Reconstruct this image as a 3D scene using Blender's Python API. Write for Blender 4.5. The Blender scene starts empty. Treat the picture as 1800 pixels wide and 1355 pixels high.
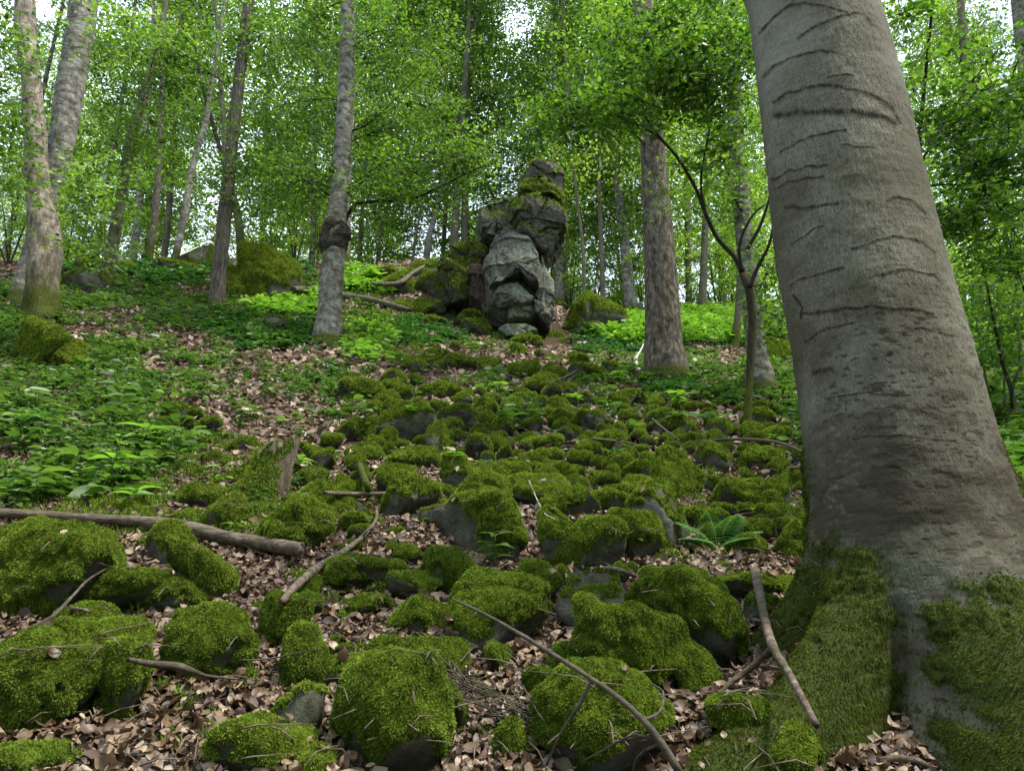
import bpy, bmesh, math
import numpy as np
from mathutils import Vector
from mathutils.bvhtree import BVHTree

scene = bpy.context.scene
COL = scene.collection
rng = np.random.default_rng(11)

# ------------------------------------------------------------------ camera
PITCH = math.radians(14.4)
F = 1352.0                      # focal length in pixels of the 1800 px wide photograph
cam_data = bpy.data.cameras.new('camera')
cam_data.sensor_width = 36.0
cam_data.lens = 36.0 * F / 1800.0
cam_data.clip_start = 0.05
cam_data.clip_end = 2000.0
cam = bpy.data.objects.new('camera', cam_data)
cam.location = (0, 0, 0)
cam.rotation_euler = (math.radians(90) + PITCH, 0, 0)
COL.objects.link(cam)
scene.camera = cam

# ------------------------------------------------------------------ sky, sun, exposure
SUN_ELEV, SUN_AZ = 62.0, 105.0   # the sun stands high, to the right of the view
w = bpy.data.worlds.new('World')
scene.world = w
w.use_nodes = True
wn = w.node_tree
bg = wn.nodes['Background']
sky = wn.nodes.new('ShaderNodeTexSky')
sky.sky_type = 'NISHITA'
sky.sun_disc = False
sky.sun_elevation = math.radians(SUN_ELEV)
sky.sun_rotation = math.radians(SUN_AZ)
sky.air_density = 0.7
sky.dust_density = 5.0
sky.ozone_density = 1.0
# bright broken cloud over the blue
tcw = wn.nodes.new('ShaderNodeTexCoord'); nzw = wn.nodes.new('ShaderNodeTexNoise'); nzw.inputs['Scale'].default_value = 2.2; nzw.inputs['Detail'].default_value = 6
wn.links.new(tcw.outputs['Generated'], nzw.inputs['Vector'])
rpw = wn.nodes.new('ShaderNodeValToRGB'); rpw.color_ramp.elements[0].position = .38; rpw.color_ramp.elements[0].color = (.35, .35, .35, 1); rpw.color_ramp.elements[1].position = .56; rpw.color_ramp.elements[1].color = (1, 1, 1, 1)
wn.links.new(nzw.outputs['Fac'], rpw.inputs[0])
mxw = wn.nodes.new('ShaderNodeMix'); mxw.data_type = 'RGBA'; mxw.inputs[7].default_value = (8.0, 9.2, 11.2, 1)
wn.links.new(rpw.outputs[0], mxw.inputs[0]); wn.links.new(sky.outputs[0], mxw.inputs[6])
wn.links.new(mxw.outputs[2], bg.inputs[0])
bg.inputs[1].default_value = 0.15
sl = bpy.data.lights.new('sun', 'SUN')
sl.energy = 3.0
sl.angle = math.radians(6)
sl.color = (1.0, 0.95, 0.86)
so = bpy.data.objects.new('sun', sl)
el, az = math.radians(SUN_ELEV), math.radians(SUN_AZ)
sdir = Vector((math.sin(az) * math.cos(el), math.cos(az) * math.cos(el), math.sin(el)))
so.rotation_euler = sdir.to_track_quat('Z', 'Y').to_euler()
so.location = (0, 0, 30)
COL.objects.link(so)
scene.view_settings.view_transform = 'Standard'
scene.view_settings.look = 'None'
scene.view_settings.exposure = 0.85
scene.view_settings.gamma = 1.0
try:
    scene.cycles.max_bounces = 7
    scene.cycles.diffuse_bounces = 4
    scene.cycles.glossy_bounces = 2
    scene.cycles.transmission_bounces = 4
    scene.cycles.transparent_max_bounces = 4
    scene.cycles.caustics_reflective = False
    scene.cycles.caustics_refractive = False
    scene.cycles.sample_clamp_indirect = 6.0
    scene.cycles.use_denoising = True
    scene.cycles.use_adaptive_sampling = True
except Exception:
    pass

# ------------------------------------------------------------------ numbers and meshes
def smooth(a, b, x):
    t = np.clip((x - a) / (b - a), 0, 1)
    return t * t * (3 - 2 * t)

def _h(ix, iy, iz, seed):
    h = (ix.astype(np.uint32) * np.uint32(0x8da6b343)) ^ (iy.astype(np.uint32) * np.uint32(0xd8163841)) ^ (iz.astype(np.uint32) * np.uint32(0xcb1ab31f)) ^ np.uint32((seed * 7919 + 13) & 0xffffffff)
    h ^= h >> np.uint32(13); h *= np.uint32(0x5bd1e995); h ^= h >> np.uint32(15)
    h *= np.uint32(0x27d4eb2d); h ^= h >> np.uint32(13)
    return (h & np.uint32(0xffffff)).astype(np.float32) / np.float32(8388607.5) - 1

def vnoise(P, seed=0):
    P = np.asarray(P, dtype=np.float64)
    i = np.floor(P).astype(np.int64)
    f = (P - i)
    f = f * f * (3 - 2 * f)
    out = 0
    for dx in (0, 1):
        wx = f[:, 0] if dx else 1 - f[:, 0]
        for dy in (0, 1):
            wy = f[:, 1] if dy else 1 - f[:, 1]
            for dz in (0, 1):
                wz = f[:, 2] if dz else 1 - f[:, 2]
                out = out + wx * wy * wz * _h(i[:, 0] + dx, i[:, 1] + dy, i[:, 2] + dz, seed)
    return out

def fbm(P, octv=4, seed=0, gain=0.5):
    P = np.asarray(P, dtype=np.float64)
    o, a, s = 0, 1.0, 0
    for k in range(octv):
        o = o + a * vnoise(P * 2.03 ** k + 17.3 * k, seed + k); s += a; a *= gain
    return o / s

def np_mesh(name, V, Fc, attrs=None, shade=True, mats=()):
    """Fc: list of (n,k) int arrays with a fixed k each"""
    me = bpy.data.meshes.new(name)
    V = np.asarray(V, dtype=np.float32)
    if not isinstance(Fc, list): Fc = [Fc]
    me.vertices.add(len(V)); me.vertices.foreach_set('co', V.ravel())
    nl = sum(f.size for f in Fc); nf = sum(len(f) for f in Fc)
    me.loops.add(nl); me.polygons.add(nf)
    me.loops.foreach_set('vertex_index', np.concatenate([f.ravel() for f in Fc]).astype(np.int32))
    st, o = [], 0
    for f in Fc:
        st.append(o + np.arange(len(f)) * f.shape[1]); o += f.size
    me.polygons.foreach_set('loop_start', np.concatenate(st).astype(np.int32))
    me.update(calc_edges=True)
    if shade: me.polygons.foreach_set('use_smooth', np.ones(nf, dtype=bool))
    for k, v in (attrs or {}).items():
        me.attributes.new(k, 'FLOAT', 'POINT').data.foreach_set('value', np.asarray(v, dtype=np.float32))
    for m in mats: me.materials.append(m)
    return me

def link(name, me, parent=None, loc=None):
    o = bpy.data.objects.new(name, me)
    COL.objects.link(o)
    if parent is not None: o.parent = parent
    if loc is not None: o.location = loc
    return o

def tag(o, label=None, cat=None, group=None, kind=None):
    if label: o['label'] = label
    if cat: o['category'] = cat
    if group: o['group'] = group
    if kind: o['kind'] = kind
    return o

def root(name, loc, label, cat, group=None):
    o = bpy.data.objects.new(name, None)
    o.empty_display_size = 0.2
    o.location = loc
    COL.objects.link(o)
    return tag(o, label, cat, group)

def vnormals(V, T):
    a, b, c = V[T[:, 0]], V[T[:, 1]], V[T[:, 2]]
    n = np.cross(b - a, c - a)
    N = np.zeros_like(V)
    for k in range(3): np.add.at(N, T[:, k], n)
    return N / (np.linalg.norm(N, axis=1, keepdims=True) + 1e-12)

_ico = {}
def ico(sub):
    if sub not in _ico:
        bm = bmesh.new(); bmesh.ops.create_icosphere(bm, subdivisions=sub, radius=1.0)
        bm.verts.ensure_lookup_table()
        V = np.array([v.co[:] for v in bm.verts]); T = np.array([[v.index for v in f.verts] for f in bm.faces])
        bm.free(); _ico[sub] = (V, T)
    return _ico[sub]

# ------------------------------------------------------------------ materials
class NT:
    def __init__(s, name):
        s.m = bpy.data.materials.new(name); s.m.use_nodes = True
        s.t = s.m.node_tree; s.t.nodes.clear()
        s.out = s.t.nodes.new('ShaderNodeOutputMaterial')
    def n(s, typ, **kw):
        nd = s.t.nodes.new(typ)
        for k, v in kw.items():
            if k.startswith('i_'):
                nd.inputs[k[2:].replace('_', ' ')].default_value = v
            else: setattr(nd, k, v)
        return nd
    def l(s, a, b): s.t.links.new(a, b)
    def coord(s, scale=(1, 1, 1), kind='Object'):
        tc = s.n('ShaderNodeTexCoord'); mp = s.n('ShaderNodeMapping')
        mp.inputs['Scale'].default_value = scale
        s.l(tc.outputs[kind], mp.inputs['Vector']); return mp.outputs[0]
    def noise(s, vec, scale, detail=5, rough=.55):
        nd = s.n('ShaderNodeTexNoise'); nd.inputs['Scale'].default_value = scale
        nd.inputs['Detail'].default_value = detail; nd.inputs['Roughness'].default_value = rough
        s.l(vec, nd.inputs['Vector']); return nd.outputs['Fac']
    def ramp(s, fac, stops):
        r = s.n('ShaderNodeValToRGB'); e = r.color_ramp.elements
        while len(e) < len(stops): e.new(0.5)
        for el_, (p, c) in zip(e, stops):
            el_.position = p; el_.color = (c[0], c[1], c[2], 1)
        s.l(fac, r.inputs[0]); return r.outputs[0]
    def attr(s, name):
        a = s.n('ShaderNodeAttribute'); a.attribute_name = name; return a.outputs['Fac']
    def mix(s, fac, a, b, blend='MIX'):
        m = s.n('ShaderNodeMix', data_type='RGBA', blend_type=blend)
        if isinstance(fac, float): m.inputs[0].default_value = fac
        else: s.l(fac, m.inputs[0])
        for v, i in ((a, 6), (b, 7)):
            if isinstance(v, tuple): m.inputs[i].default_value = (*v, 1)
            else: s.l(v, m.inputs[i])
        return m.outputs[2]
    def math(s, op, a, b=None):
        m = s.n('ShaderNodeMath', operation=op)
        for v, i in ((a, 0), (b, 1)):
            if v is None: continue
            if isinstance(v, (int, float)): m.inputs[i].default_value = v
            else: s.l(v, m.inputs[i])
        return m.outputs[0]
    def bump(s, h, dist, strength=1.0, prev=None):
        b = s.n('ShaderNodeBump'); b.inputs['Strength'].default_value = strength
        b.inputs['Distance'].default_value = dist; s.l(h, b.inputs['Height'])
        if prev is not None: s.l(prev, b.inputs['Normal'])
        return b.outputs[0]
    def pbsdf(s, col, rough=.85, spec=.25, nrm=None):
        p = s.n('ShaderNodeBsdfPrincipled')
        if isinstance(col, tuple): p.inputs['Base Color'].default_value = (*col, 1)
        else: s.l(col, p.inputs['Base Color'])
        p.inputs['Roughness'].default_value = rough
        p.inputs['Specular IOR Level'].default_value = spec
        if nrm is not None: s.l(nrm, p.inputs['Normal'])
        s.l(p.outputs[0], s.out.inputs[0]); return p
    def thin(s, col, tcol, fac=.45, rough=.5, gloss=.06):
        """thin leaf: reflects one colour, lets another through"""
        d = s.n('ShaderNodeBsdfDiffuse'); t = s.n('ShaderNodeBsdfTranslucent'); g = s.n('ShaderNodeBsdfGlossy')
        for c, x in ((col, d), (tcol, t)):
            if isinstance(c, tuple): x.inputs[0].default_value = (*c, 1)
            else: s.l(c, x.inputs[0])
        g.inputs['Roughness'].default_value = rough
        a = s.n('ShaderNodeMixShader'); a.inputs[0].default_value = fac
        s.l(d.outputs[0], a.inputs[1]); s.l(t.outputs[0], a.inputs[2])
        b = s.n('ShaderNodeMixShader'); b.inputs[0].default_value = gloss
        s.l(a.outputs[0], b.inputs[1]); s.l(g.outputs[0], b.inputs[2]); s.l(b.outputs[0], s.out.inputs[0])

def mat_leaf(name, dark, mid, lite, trans=.5, tboost=(1.5, 1.7, .9), gloss=.06):
    t = NT(name); c = t.attr('c')
    col = t.ramp(c, [(0, dark), (.5, mid), (1, lite)])
    tc = t.mix(1.0, col, tboost, 'MULTIPLY')
    t.thin(col, tc, trans, .45, gloss); return t.m

M = {}
M['leaf_near'] = mat_leaf('beech_leaf_near', (.022, .055, .008), (.075, .15, .014), (.17, .29, .035), .55)
M['leaf_mid'] = mat_leaf('beech_leaf_mid', (.020, .050, .008), (.070, .135, .017), (.19, .30, .035), .58)
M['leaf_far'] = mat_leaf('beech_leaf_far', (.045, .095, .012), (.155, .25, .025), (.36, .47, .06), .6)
M['leaf_dark'] = mat_leaf('dark_leaf', (.015, .05, .012), (.03, .095, .02), (.06, .16, .03), .4)
M['herb'] = mat_leaf('herb_leaf', (.025, .06, .015), (.075, .155, .03), (.19, .31, .06), .4, (1.3, 1.4, .7), .05)
M['herb_bright'] = mat_leaf('herb_leaf_bright', (.07, .16, .015), (.14, .27, .03), (.25, .40, .06), .45)
M['fern'] = mat_leaf('fern_leaf', (.05, .13, .025), (.09, .22, .04), (.17, .34, .07), .4, (1.2, 1.4, .8), .05)
M['moss'] = mat_leaf('moss_fibre', (.045, .075, .013), (.165, .25, .034), (.40, .48, .085), .32, (1.3, 1.3, .6), .0)
M['moss_bark'] = mat_leaf('bark_moss_fibre', (.03, .045, .008), (.11, .14, .02), (.22, .25, .045), .3, (1.3, 1.3, .6), .0)
M['dead'] = None
def mk():
    t = NT('dead_beech_leaf'); c = t.attr('c')
    col = t.ramp(c, [(0, (.022, .012, .008)), (.25, (.070, .040, .023)), (.5, (.160, .100, .054)), (.78, (.30, .20, .118)), (1, (.50, .41, .29))])
    v = t.coord((1, 1, 1)); nz = t.noise(v, 60, 3)
    col = t.mix(t.math('MULTIPLY', nz, .5), col, (.10, .055, .035))
    t.thin(col, col, .14, .5, .05); M['dead'] = t.m
    # ground under the litter
    t = NT('forest_floor'); v = t.coord((1, 1, 1))
    n1 = t.noise(v, 1.3, 6); n2 = t.noise(v, 22, 6, .7)
    vo = t.n('ShaderNodeTexVoronoi'); vo.inputs['Scale'].default_value = 34; t.l(v, vo.inputs['Vector'])
    leafc = t.ramp(vo.outputs['Distance'], [(0, (.19, .12, .085)), (.35, (.10, .06, .042)), (.8, (.03, .02, .014))])
    soil = t.ramp(n2, [(.3, (.018, .013, .009)), (.6, (.07, .045, .03)), (.8, (.13, .085, .06))])
    col = t.mix(.55, soil, leafc)
    gr = t.ramp(n1, [(.5, (0, 0, 0)), (.62, (1, 1, 1))])
    col = t.mix(t.math('MULTIPLY', gr, .45), col, (.045, .065, .015))
    t.pbsdf(col, .95, .1, t.bump(n2, .03)); M['floor'] = t.m
    # mossy shell under the fibres
    for nm, c0, c1, c2 in (('moss_bed', (.03, .045, .008), (.12, .155, .02), (.2, .24, .035)),
                           ('moss_bed_bark', (.010, .016, .004), (.03, .045, .008), (.07, .09, .016))):
        t = NT(nm); v = t.coord((1, 1, 1)); n2 = t.noise(v, 120, 5, .75); n1 = t.noise(v, 7, 3)
        col = t.ramp(n2, [(.32, c0), (.50, c1), (.68, c2)])
        col = t.mix(t.math('MULTIPLY', n1, .35), col, (.05, .045, .012))
        t.pbsdf(col, 1, .02, t.bump(n2, .012)); M[nm] = t.m
    # bare basalt
    t = NT('grey_stone'); v = t.coord((1, 1, 1)); n1 = t.noise(v, 3.5, 8, .65); n2 = t.noise(v, 40, 6, .7)
    col = t.ramp(n1, [(.32, (.035, .034, .024)), (.5, (.095, .092, .070)), (.68, (.19, .185, .155))])
    col = t.mix(t.math('MULTIPLY', t.ramp(n2, [(.5, (0, 0, 0)), (.75, (1, 1, 1))]), .45), col, (.16, .17, .13))
    gz = t.noise(v, 6, 4); col = t.mix(t.math('MULTIPLY', t.ramp(gz, [(.5, (0, 0, 0)), (.64, (1, 1, 1))]), .55), col, (.045, .06, .018))
    t.pbsdf(col, .95, .1, t.bump(n2, .02, 1, t.bump(n1, .05))); M['stone'] = t.m
    # cliff of the pinnacle: lichen grey-green faces, rusty and mossy by place
    t = NT('pinnacle_stone'); v = t.coord((1, 1, 1)); n1 = t.noise(v, 1.6, 8, .62); n2 = t.noise(v, 13, 8, .72); n3 = t.noise(v, 3.1, 5)
    base = t.ramp(n2, [(.28, (.035, .034, .027)), (.5, (.125, .12, .095)), (.75, (.24, .235, .19))])
    li = t.ramp(n1, [(.42, (0, 0, 0)), (.60, (1, 1, 1))])
    lich = t.ramp(n2, [(.3, (.09, .11, .07)), (.5, (.25, .29, .205)), (.75, (.38, .42, .32))])
    col = t.mix(t.math('MULTIPLY', t.math('MULTIPLY', li, .9), t.attr('lichen')), base, lich)
    col = t.mix(t.math('MULTIPLY', t.ramp(n3, [(.5, (0, 0, 0)), (.7, (1, 1, 1))]), .3), col, (.10, .065, .045))
    mo = t.ramp(t.math('ADD', t.attr('moss'), t.math('MULTIPLY', n2, .5)), [(.62, (0, 0, 0)), (.78, (1, 1, 1))])
    mcol = t.ramp(n2, [(.3, (.02, .028, .005)), (.55, (.075, .088, .014)), (.8, (.16, .165, .03))])
    col = t.mix(mo, col, mcol)
    col = t.mix(t.attr('rust'), col, t.ramp(n2, [(.3, (.02, .014, .011)), (.6, (.085, .060, .047)), (.8, (.17, .13, .105))]))
    t.pbsdf(col, .92, .12, t.bump(n2, .07, 1, t.bump(n1, .10))); M['cliff'] = t.m
    # big smooth beech
    t = NT('old_beech_bark'); v = t.coord((1, 1, 1)); vs = t.coord((55, 55, 16)); n1 = t.noise(vs, 1.0, 5, .6)
    vh = t.coord((7, 7, 42)); n2 = t.noise(vh, 1.0, 5, .65); n3 = t.noise(v, 2.2, 5)
    vf = t.coord((150, 150, 60)); n4 = t.noise(vf, 1.0, 4, .7)
    base = t.ramp(n3, [(.40, (.12, .112, .078)), (.52, (.185, .175, .128)), (.64, (.265, .252, .195))])
    base = t.mix(t.math('MULTIPLY', t.ramp(n4, [(.38, (1, 1, 1)), (.56, (0, 0, 0))]), .62), base, (.062, .052, .036))
    base = t.mix(t.math('MULTIPLY', t.ramp(n1, [(.35, (1, 1, 1)), (.5, (0, 0, 0))]), .35), base, (.07, .058, .042))
    base = t.mix(t.math('MULTIPLY', t.attr('pale'), .55), base, (.26, .26, .225))
    base = t.mix(t.math('MULTIPLY', t.attr('dark'), .85), base, t.ramp(n2, [(.3, (.030, .024, .016)), (.7, (.075, .062, .044))]))
    base = t.mix(t.math('MULTIPLY', t.attr('lichen'), .6), base, t.ramp(n4, [(.35, (.07, .08, .055)), (.65, (.18, .215, .16))]))
    base = t.mix(t.math('MULTIPLY', t.attr('scar'), 1.2), base, t.ramp(n4, [(.35, (.012, .009, .006)), (.65, (.055, .040, .026))]))
    mo = t.ramp(t.math('ADD', t.attr('moss'), t.math('MULTIPLY', n4, .4)), [(.5, (0, 0, 0)), (.75, (1, 1, 1))])
    base = t.mix(mo, base, t.ramp(n4, [(.3, (.014, .022, .005)), (.7, (.07, .09, .014))]))
    t.pbsdf(base, .88, .15, t.bump(n4, .004, 1, t.bump(n1, .003, 1, t.bump(n2, .003)))); M['beech_big'] = t.m
    # thinner trunks
    def bark(nm, sc, stops, bmp, mossy=.0, bands=0.0):
        t = NT(nm); v = t.coord(sc); n1 = t.noise(v, 1.0, 7, .68); g = t.coord((1, 1, 1)); n2 = t.noise(g, 2.5, 5)
        n3 = t.noise(t.coord((30, 30, 12)), 1.0, 5, .7)
        col = t.ramp(n1, stops)
        col = t.mix(t.math('MULTIPLY', t.ramp(n3, [(.4, (1, 1, 1)), (.6, (0, 0, 0))]), .4), col, stops[0][1])
        if bands:
            wv = t.n('ShaderNodeTexWave', bands_direction='Z'); wv.inputs['Scale'].default_value = 2.2; wv.inputs['Distortion'].default_value = 9
            wv.inputs['Detail'].default_value = 3; t.l(g, wv.inputs['Vector'])
            col = t.mix(t.math('MULTIPLY', t.ramp(wv.outputs['Fac'], [(.03, (1, 1, 1)), (.12, (0, 0, 0))]), bands), col, (.03, .024, .017))
        mo = t.math('MULTIPLY', t.ramp(t.math('ADD', t.attr('moss'), t.math('MULTIPLY', n3, .5)), [(.55, (0, 0, 0)), (.8, (1, 1, 1))]), 1.0)
        col = t.mix(mo, col, t.ramp(n3, [(.3, (.02, .028, .006)), (.7, (.085, .10, .016))]))
        if mossy: col = t.mix(t.math('MULTIPLY', t.ramp(n2, [(.45, (0, 0, 0)), (.65, (1, 1, 1))]), mossy), col, (.055, .07, .02))
        t.pbsdf(col, .92, .12, t.bump(n1, bmp, 1, t.bump(n3, bmp * .5))); return t.m
    M['bark_beech'] = bark('grey_beech_bark', (7, 7, 9), [(.36, (.055, .048, .036)), (.5, (.20, .188, .15)), (.64, (.36, .35, .30))], .02, .3, .35)
    M['bark_plane'] = bark('flaking_pale_bark', (10, 10, 4), [(.36, (.075, .06, .042)), (.48, (.20, .165, .125)), (.62, (.40, .35, .28))], .03, .3, .3)
    M['bark_rough'] = bark('furrowed_brown_bark', (26, 26, 5), [(.34, (.035, .029, .021)), (.5, (.125, .108, .082)), (.7, (.24, .215, .17))], .05, .15)
    M['bark_flaky'] = bark('scaly_brown_bark', (18, 18, 9), [(.36, (.042, .034, .024)), (.5, (.14, .118, .088)), (.66, (.30, .27, .215))], .04, .0)
    M['bark_dark'] = bark('dark_twig_bark', (20, 20, 10), [(.3, (.016, .013, .010)), (.6, (.045, .037, .027))], .005, .2)
    M['bark_far'] = bark('far_trunk_bark', (8, 8, 3), [(.3, (.06, .052, .038)), (.6, (.15, .135, .10))], .02, .4)
    M['dead_wood'] = bark('weathered_wood', (30, 30, 6), [(.3, (.07, .05, .035)), (.5, (.18, .14, .105)), (.72, (.32, .28, .23))], .012, .25)
    M['log_wood'] = bark('weathered_log_wood', (5, 34, 34), [(.3, (.06, .043, .03)), (.5, (.17, .13, .10)), (.7, (.32, .28, .23))], .02, .35)
    M['burl'] = bark('dark_burl_bark', (22, 22, 22), [(.35, (.018, .014, .010)), (.55, (.08, .068, .05)), (.7, (.16, .14, .11))], .05, .2)
    M['dead_twig'] = bark('brown_twig_wood', (10, 30, 30), [(.3, (.045, .035, .026)), (.6, (.13, .108, .085))], .006, .1)
    M['pale_wood'] = bark('bleached_wood', (30, 30, 6), [(.3, (.28, .26, .22)), (.6, (.55, .53, .48))], .01, .0)
    t = NT('plant_stem'); t.pbsdf((.06, .10, .03), .7, .2); M['stem'] = t.m
mk()
# ------------------------------------------------------------------ where the photograph's points lie
cp_, sp_ = math.cos(PITCH), math.sin(PITCH)
def ray(px, py):
    """direction through a photograph point, scaled to one metre forward"""
    x = (np.asarray(px, float) - 900) / F; y = (677.5 - np.asarray(py, float)) / F
    dy = cp_ - y * sp_
    return x / dy, (sp_ + y * cp_) / dy, 1 / dy        # X, Z and depth along the view axis per metre of Y
def at(px, py, Y):
    a, b, _ = ray(px, py)
    return Vector((float(a) * Y, Y, float(b) * Y))
def proj(P):
    P = np.asarray(P)
    d = P[:, 1] * cp_ + P[:, 2] * sp_
    u = -P[:, 1] * sp_ + P[:, 2] * cp_
    return 900 + F * P[:, 0] / d, 677.5 - F * u / d, d
def msize(wpx, px, py, Y):
    return float(wpx / F * Y * ray(px, py)[2])

# ground control: (photo x, photo y, metres forward)
GC = [(0,1355,2.35),(450,1355,2.4),(900,1355,2.42),(1350,1355,2.45),(1800,1355,2.5),
      (0,1200,2.9),(450,1200,2.9),(900,1200,2.9),(1350,1200,2.95),(1800,1200,3.0),
      (0,1000,3.9),(450,1000,4.0),(900,1000,4.0),(1350,1000,4.1),(1800,1010,4.1),
      (0,880,5.0),(450,890,5.1),(900,900,5.0),(1350,900,5.2),(1800,880,5.4),
      (0,780,6.2),(450,790,6.5),(900,800,6.7),(1350,800,6.9),(1790,780,7.2),
      (0,700,7.6),(450,700,8.2),(900,710,8.9),(1350,720,8.8),(1790,700,10.0),
      (0,640,9.3),(450,630,10.2),(900,650,11.2),(1250,650,11.6),(1790,640,14.0),
      (60,565,11.3),(450,560,13.0),(700,580,14.0),(900,605,14.6),(1200,600,15.5),(1790,590,19),
      (200,510,15.0),(400,515,15.5),(600,520,16.5),(1150,575,18.5),(1350,570,18.5),
      (150,465,18.5),(300,458,19.0),(450,455,19.2),(640,475,20.5),(760,458,19.5),(1000,545,20),(1250,556,23),(1500,556,25),(1790,558,27)]
P3 = [at(*g) for g in GC]
PX = [(p.x, p.y, p.z) for p in P3]
# beyond the crest the hill levels off; beside and behind the camera it goes on as it is here
PX += [(-14, 24, 8.7), (-7, 24, 8.9), (-2, 26, 8.6), (3, 27, 7.9), (9, 30, 7.9), (18, 34, 8.0), (-25, 30, 8.9), (-20, 20, 8.4), (-12, 9, 4.2), (-8, 4, .9),
       (-40, 45, 8), (0, 45, 7.6), (40, 45, 7.6), (-40, 10, 4.5), (40, 12, 3.2), (-12, -4, -2.3), (0, -4, -2.8), (12, -4, -2.6), (0, 0, -1.42), (4, 0, -1.35), (-4, 0, -1.35),
       (0, 75, 5), (-40, 75, 5), (40, 75, 5), (10, 8, 2.0), (16, 20, 5.8), (-5, -1, -1.6), (5, -1, -1.6)]
PX = np.array(PX)
def _phi(r2): return 0.5 * r2 * np.log(r2 + 1e-9)
def _fit():
    n = len(PX); xy = PX[:, :2]
    r2 = ((xy[:, None] - xy[None]) ** 2).sum(-1)
    K = _phi(r2) + np.eye(n) * 0.05
    A = np.zeros((n + 3, n + 3)); A[:n, :n] = K; A[:n, n] = 1; A[:n, n + 1:] = xy; A[n, :n] = 1; A[n + 1:, :n] = xy.T
    return np.linalg.solve(A, np.concatenate([PX[:, 2], [0, 0, 0]]))
TW = _fit()
def H(x, y):
    x = np.atleast_1d(np.asarray(x, float)); y = np.atleast_1d(np.asarray(y, float))
    cx, cy = np.clip(x, -42, 42), np.clip(y, -6, 78)
    out = np.empty(len(x))
    for s in range(0, len(x), 20000):
        q = np.stack([cx[s:s + 20000], cy[s:s + 20000]], 1)
        r2 = ((q[:, None] - PX[None, :, :2]) ** 2).sum(-1)
        out[s:s + 20000] = _phi(r2) @ TW[:-3] + TW[-3] + q @ TW[-2:]
    P = np.stack([x, y, x * 0], 1)
    near = 1 / (1 + np.maximum(y - 6, 0) * .04)
    return out + (.035 * fbm(P * 1.7, 3, 5) + .012 * fbm(P * 7, 2, 9)) * near + .06 * fbm(P * .35, 2, 3)
def ground(px, py):
    a, b, _ = ray(px, py)
    Y = np.exp(np.linspace(math.log(1.6), math.log(60), 900))
    g = H(Y * a, Y); below = np.nonzero(b * Y < g)[0]
    if len(below) == 0:                      # just above the crest: take the crest itself
        below = [int(np.argmax(g / Y - 1e-3 * Y))]
    i = below[0]; y = Y[i]
    return Vector((float(a) * y, y, float(g[i])))
def gz(x, y): return float(H(x, y)[0])

# the ground sheet, fine near the camera and coarse to the horizon
def axis(lim_in, lim_out, h0, grow):
    a = [0.0]; h = h0
    while a[-1] < lim_out:
        if a[-1] > lim_in: h *= grow
        a.append(a[-1] + h)
    return np.array(a)
ax_ = axis(5, 900, .06, 1.07); xs = np.concatenate([-ax_[::-1][:-1], ax_])
ay1 = axis(9, 900, .06, 1.05); ay0 = axis(1, 900, .12, 1.2); ys = np.concatenate([-ay0[::-1][:-1], ay1])
gx, gy = np.meshgrid(xs, ys); gxf, gyf = gx.ravel(), gy.ravel()
ghz = H(gxf, gyf)
nx, ny = len(xs), len(ys)
idx = np.arange(nx * ny).reshape(ny, nx)
gq = np.stack([idx[:-1, :-1], idx[:-1, 1:], idx[1:, 1:], idx[1:, :-1]], -1).reshape(-1, 4)
g = link('ground', np_mesh('ground', np.stack([gxf, gyf, ghz], 1), gq, mats=[M['floor']]))
tag(g, 'brown forest floor of a steep wooded slope', None, None, 'structure')
BV_V, BV_F = [np.stack([gxf, gyf, ghz], 1)], [np.concatenate([gq[:, [0, 1, 2]], gq[:, [0, 2, 3]]])]

# ------------------------------------------------------------------ tubes
def catmull(P, R, step):
    P = [Vector(p) for p in P]
    out, rr = [], []
    for i in range(len(P) - 1):
        p0 = P[max(i - 1, 0)]; p1 = P[i]; p2 = P[i + 1]; p3 = P[min(i + 2, len(P) - 1)]
        n = max(1, int((p2 - p1).length / step))
        for k in range(n):
            t = k / n
            out.append(.5 * ((2 * p1) + (p2 - p0) * t + (2 * p0 - 5 * p1 + 4 * p2 - p3) * t * t + (3 * p1 - p0 - 3 * p2 + p3) * t ** 3))
            rr.append(R[i] * (1 - t) + R[i + 1] * t)
    out.append(P[-1]); rr.append(R[-1])
    return np.array([v[:] for v in out]), np.array(rr)

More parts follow.
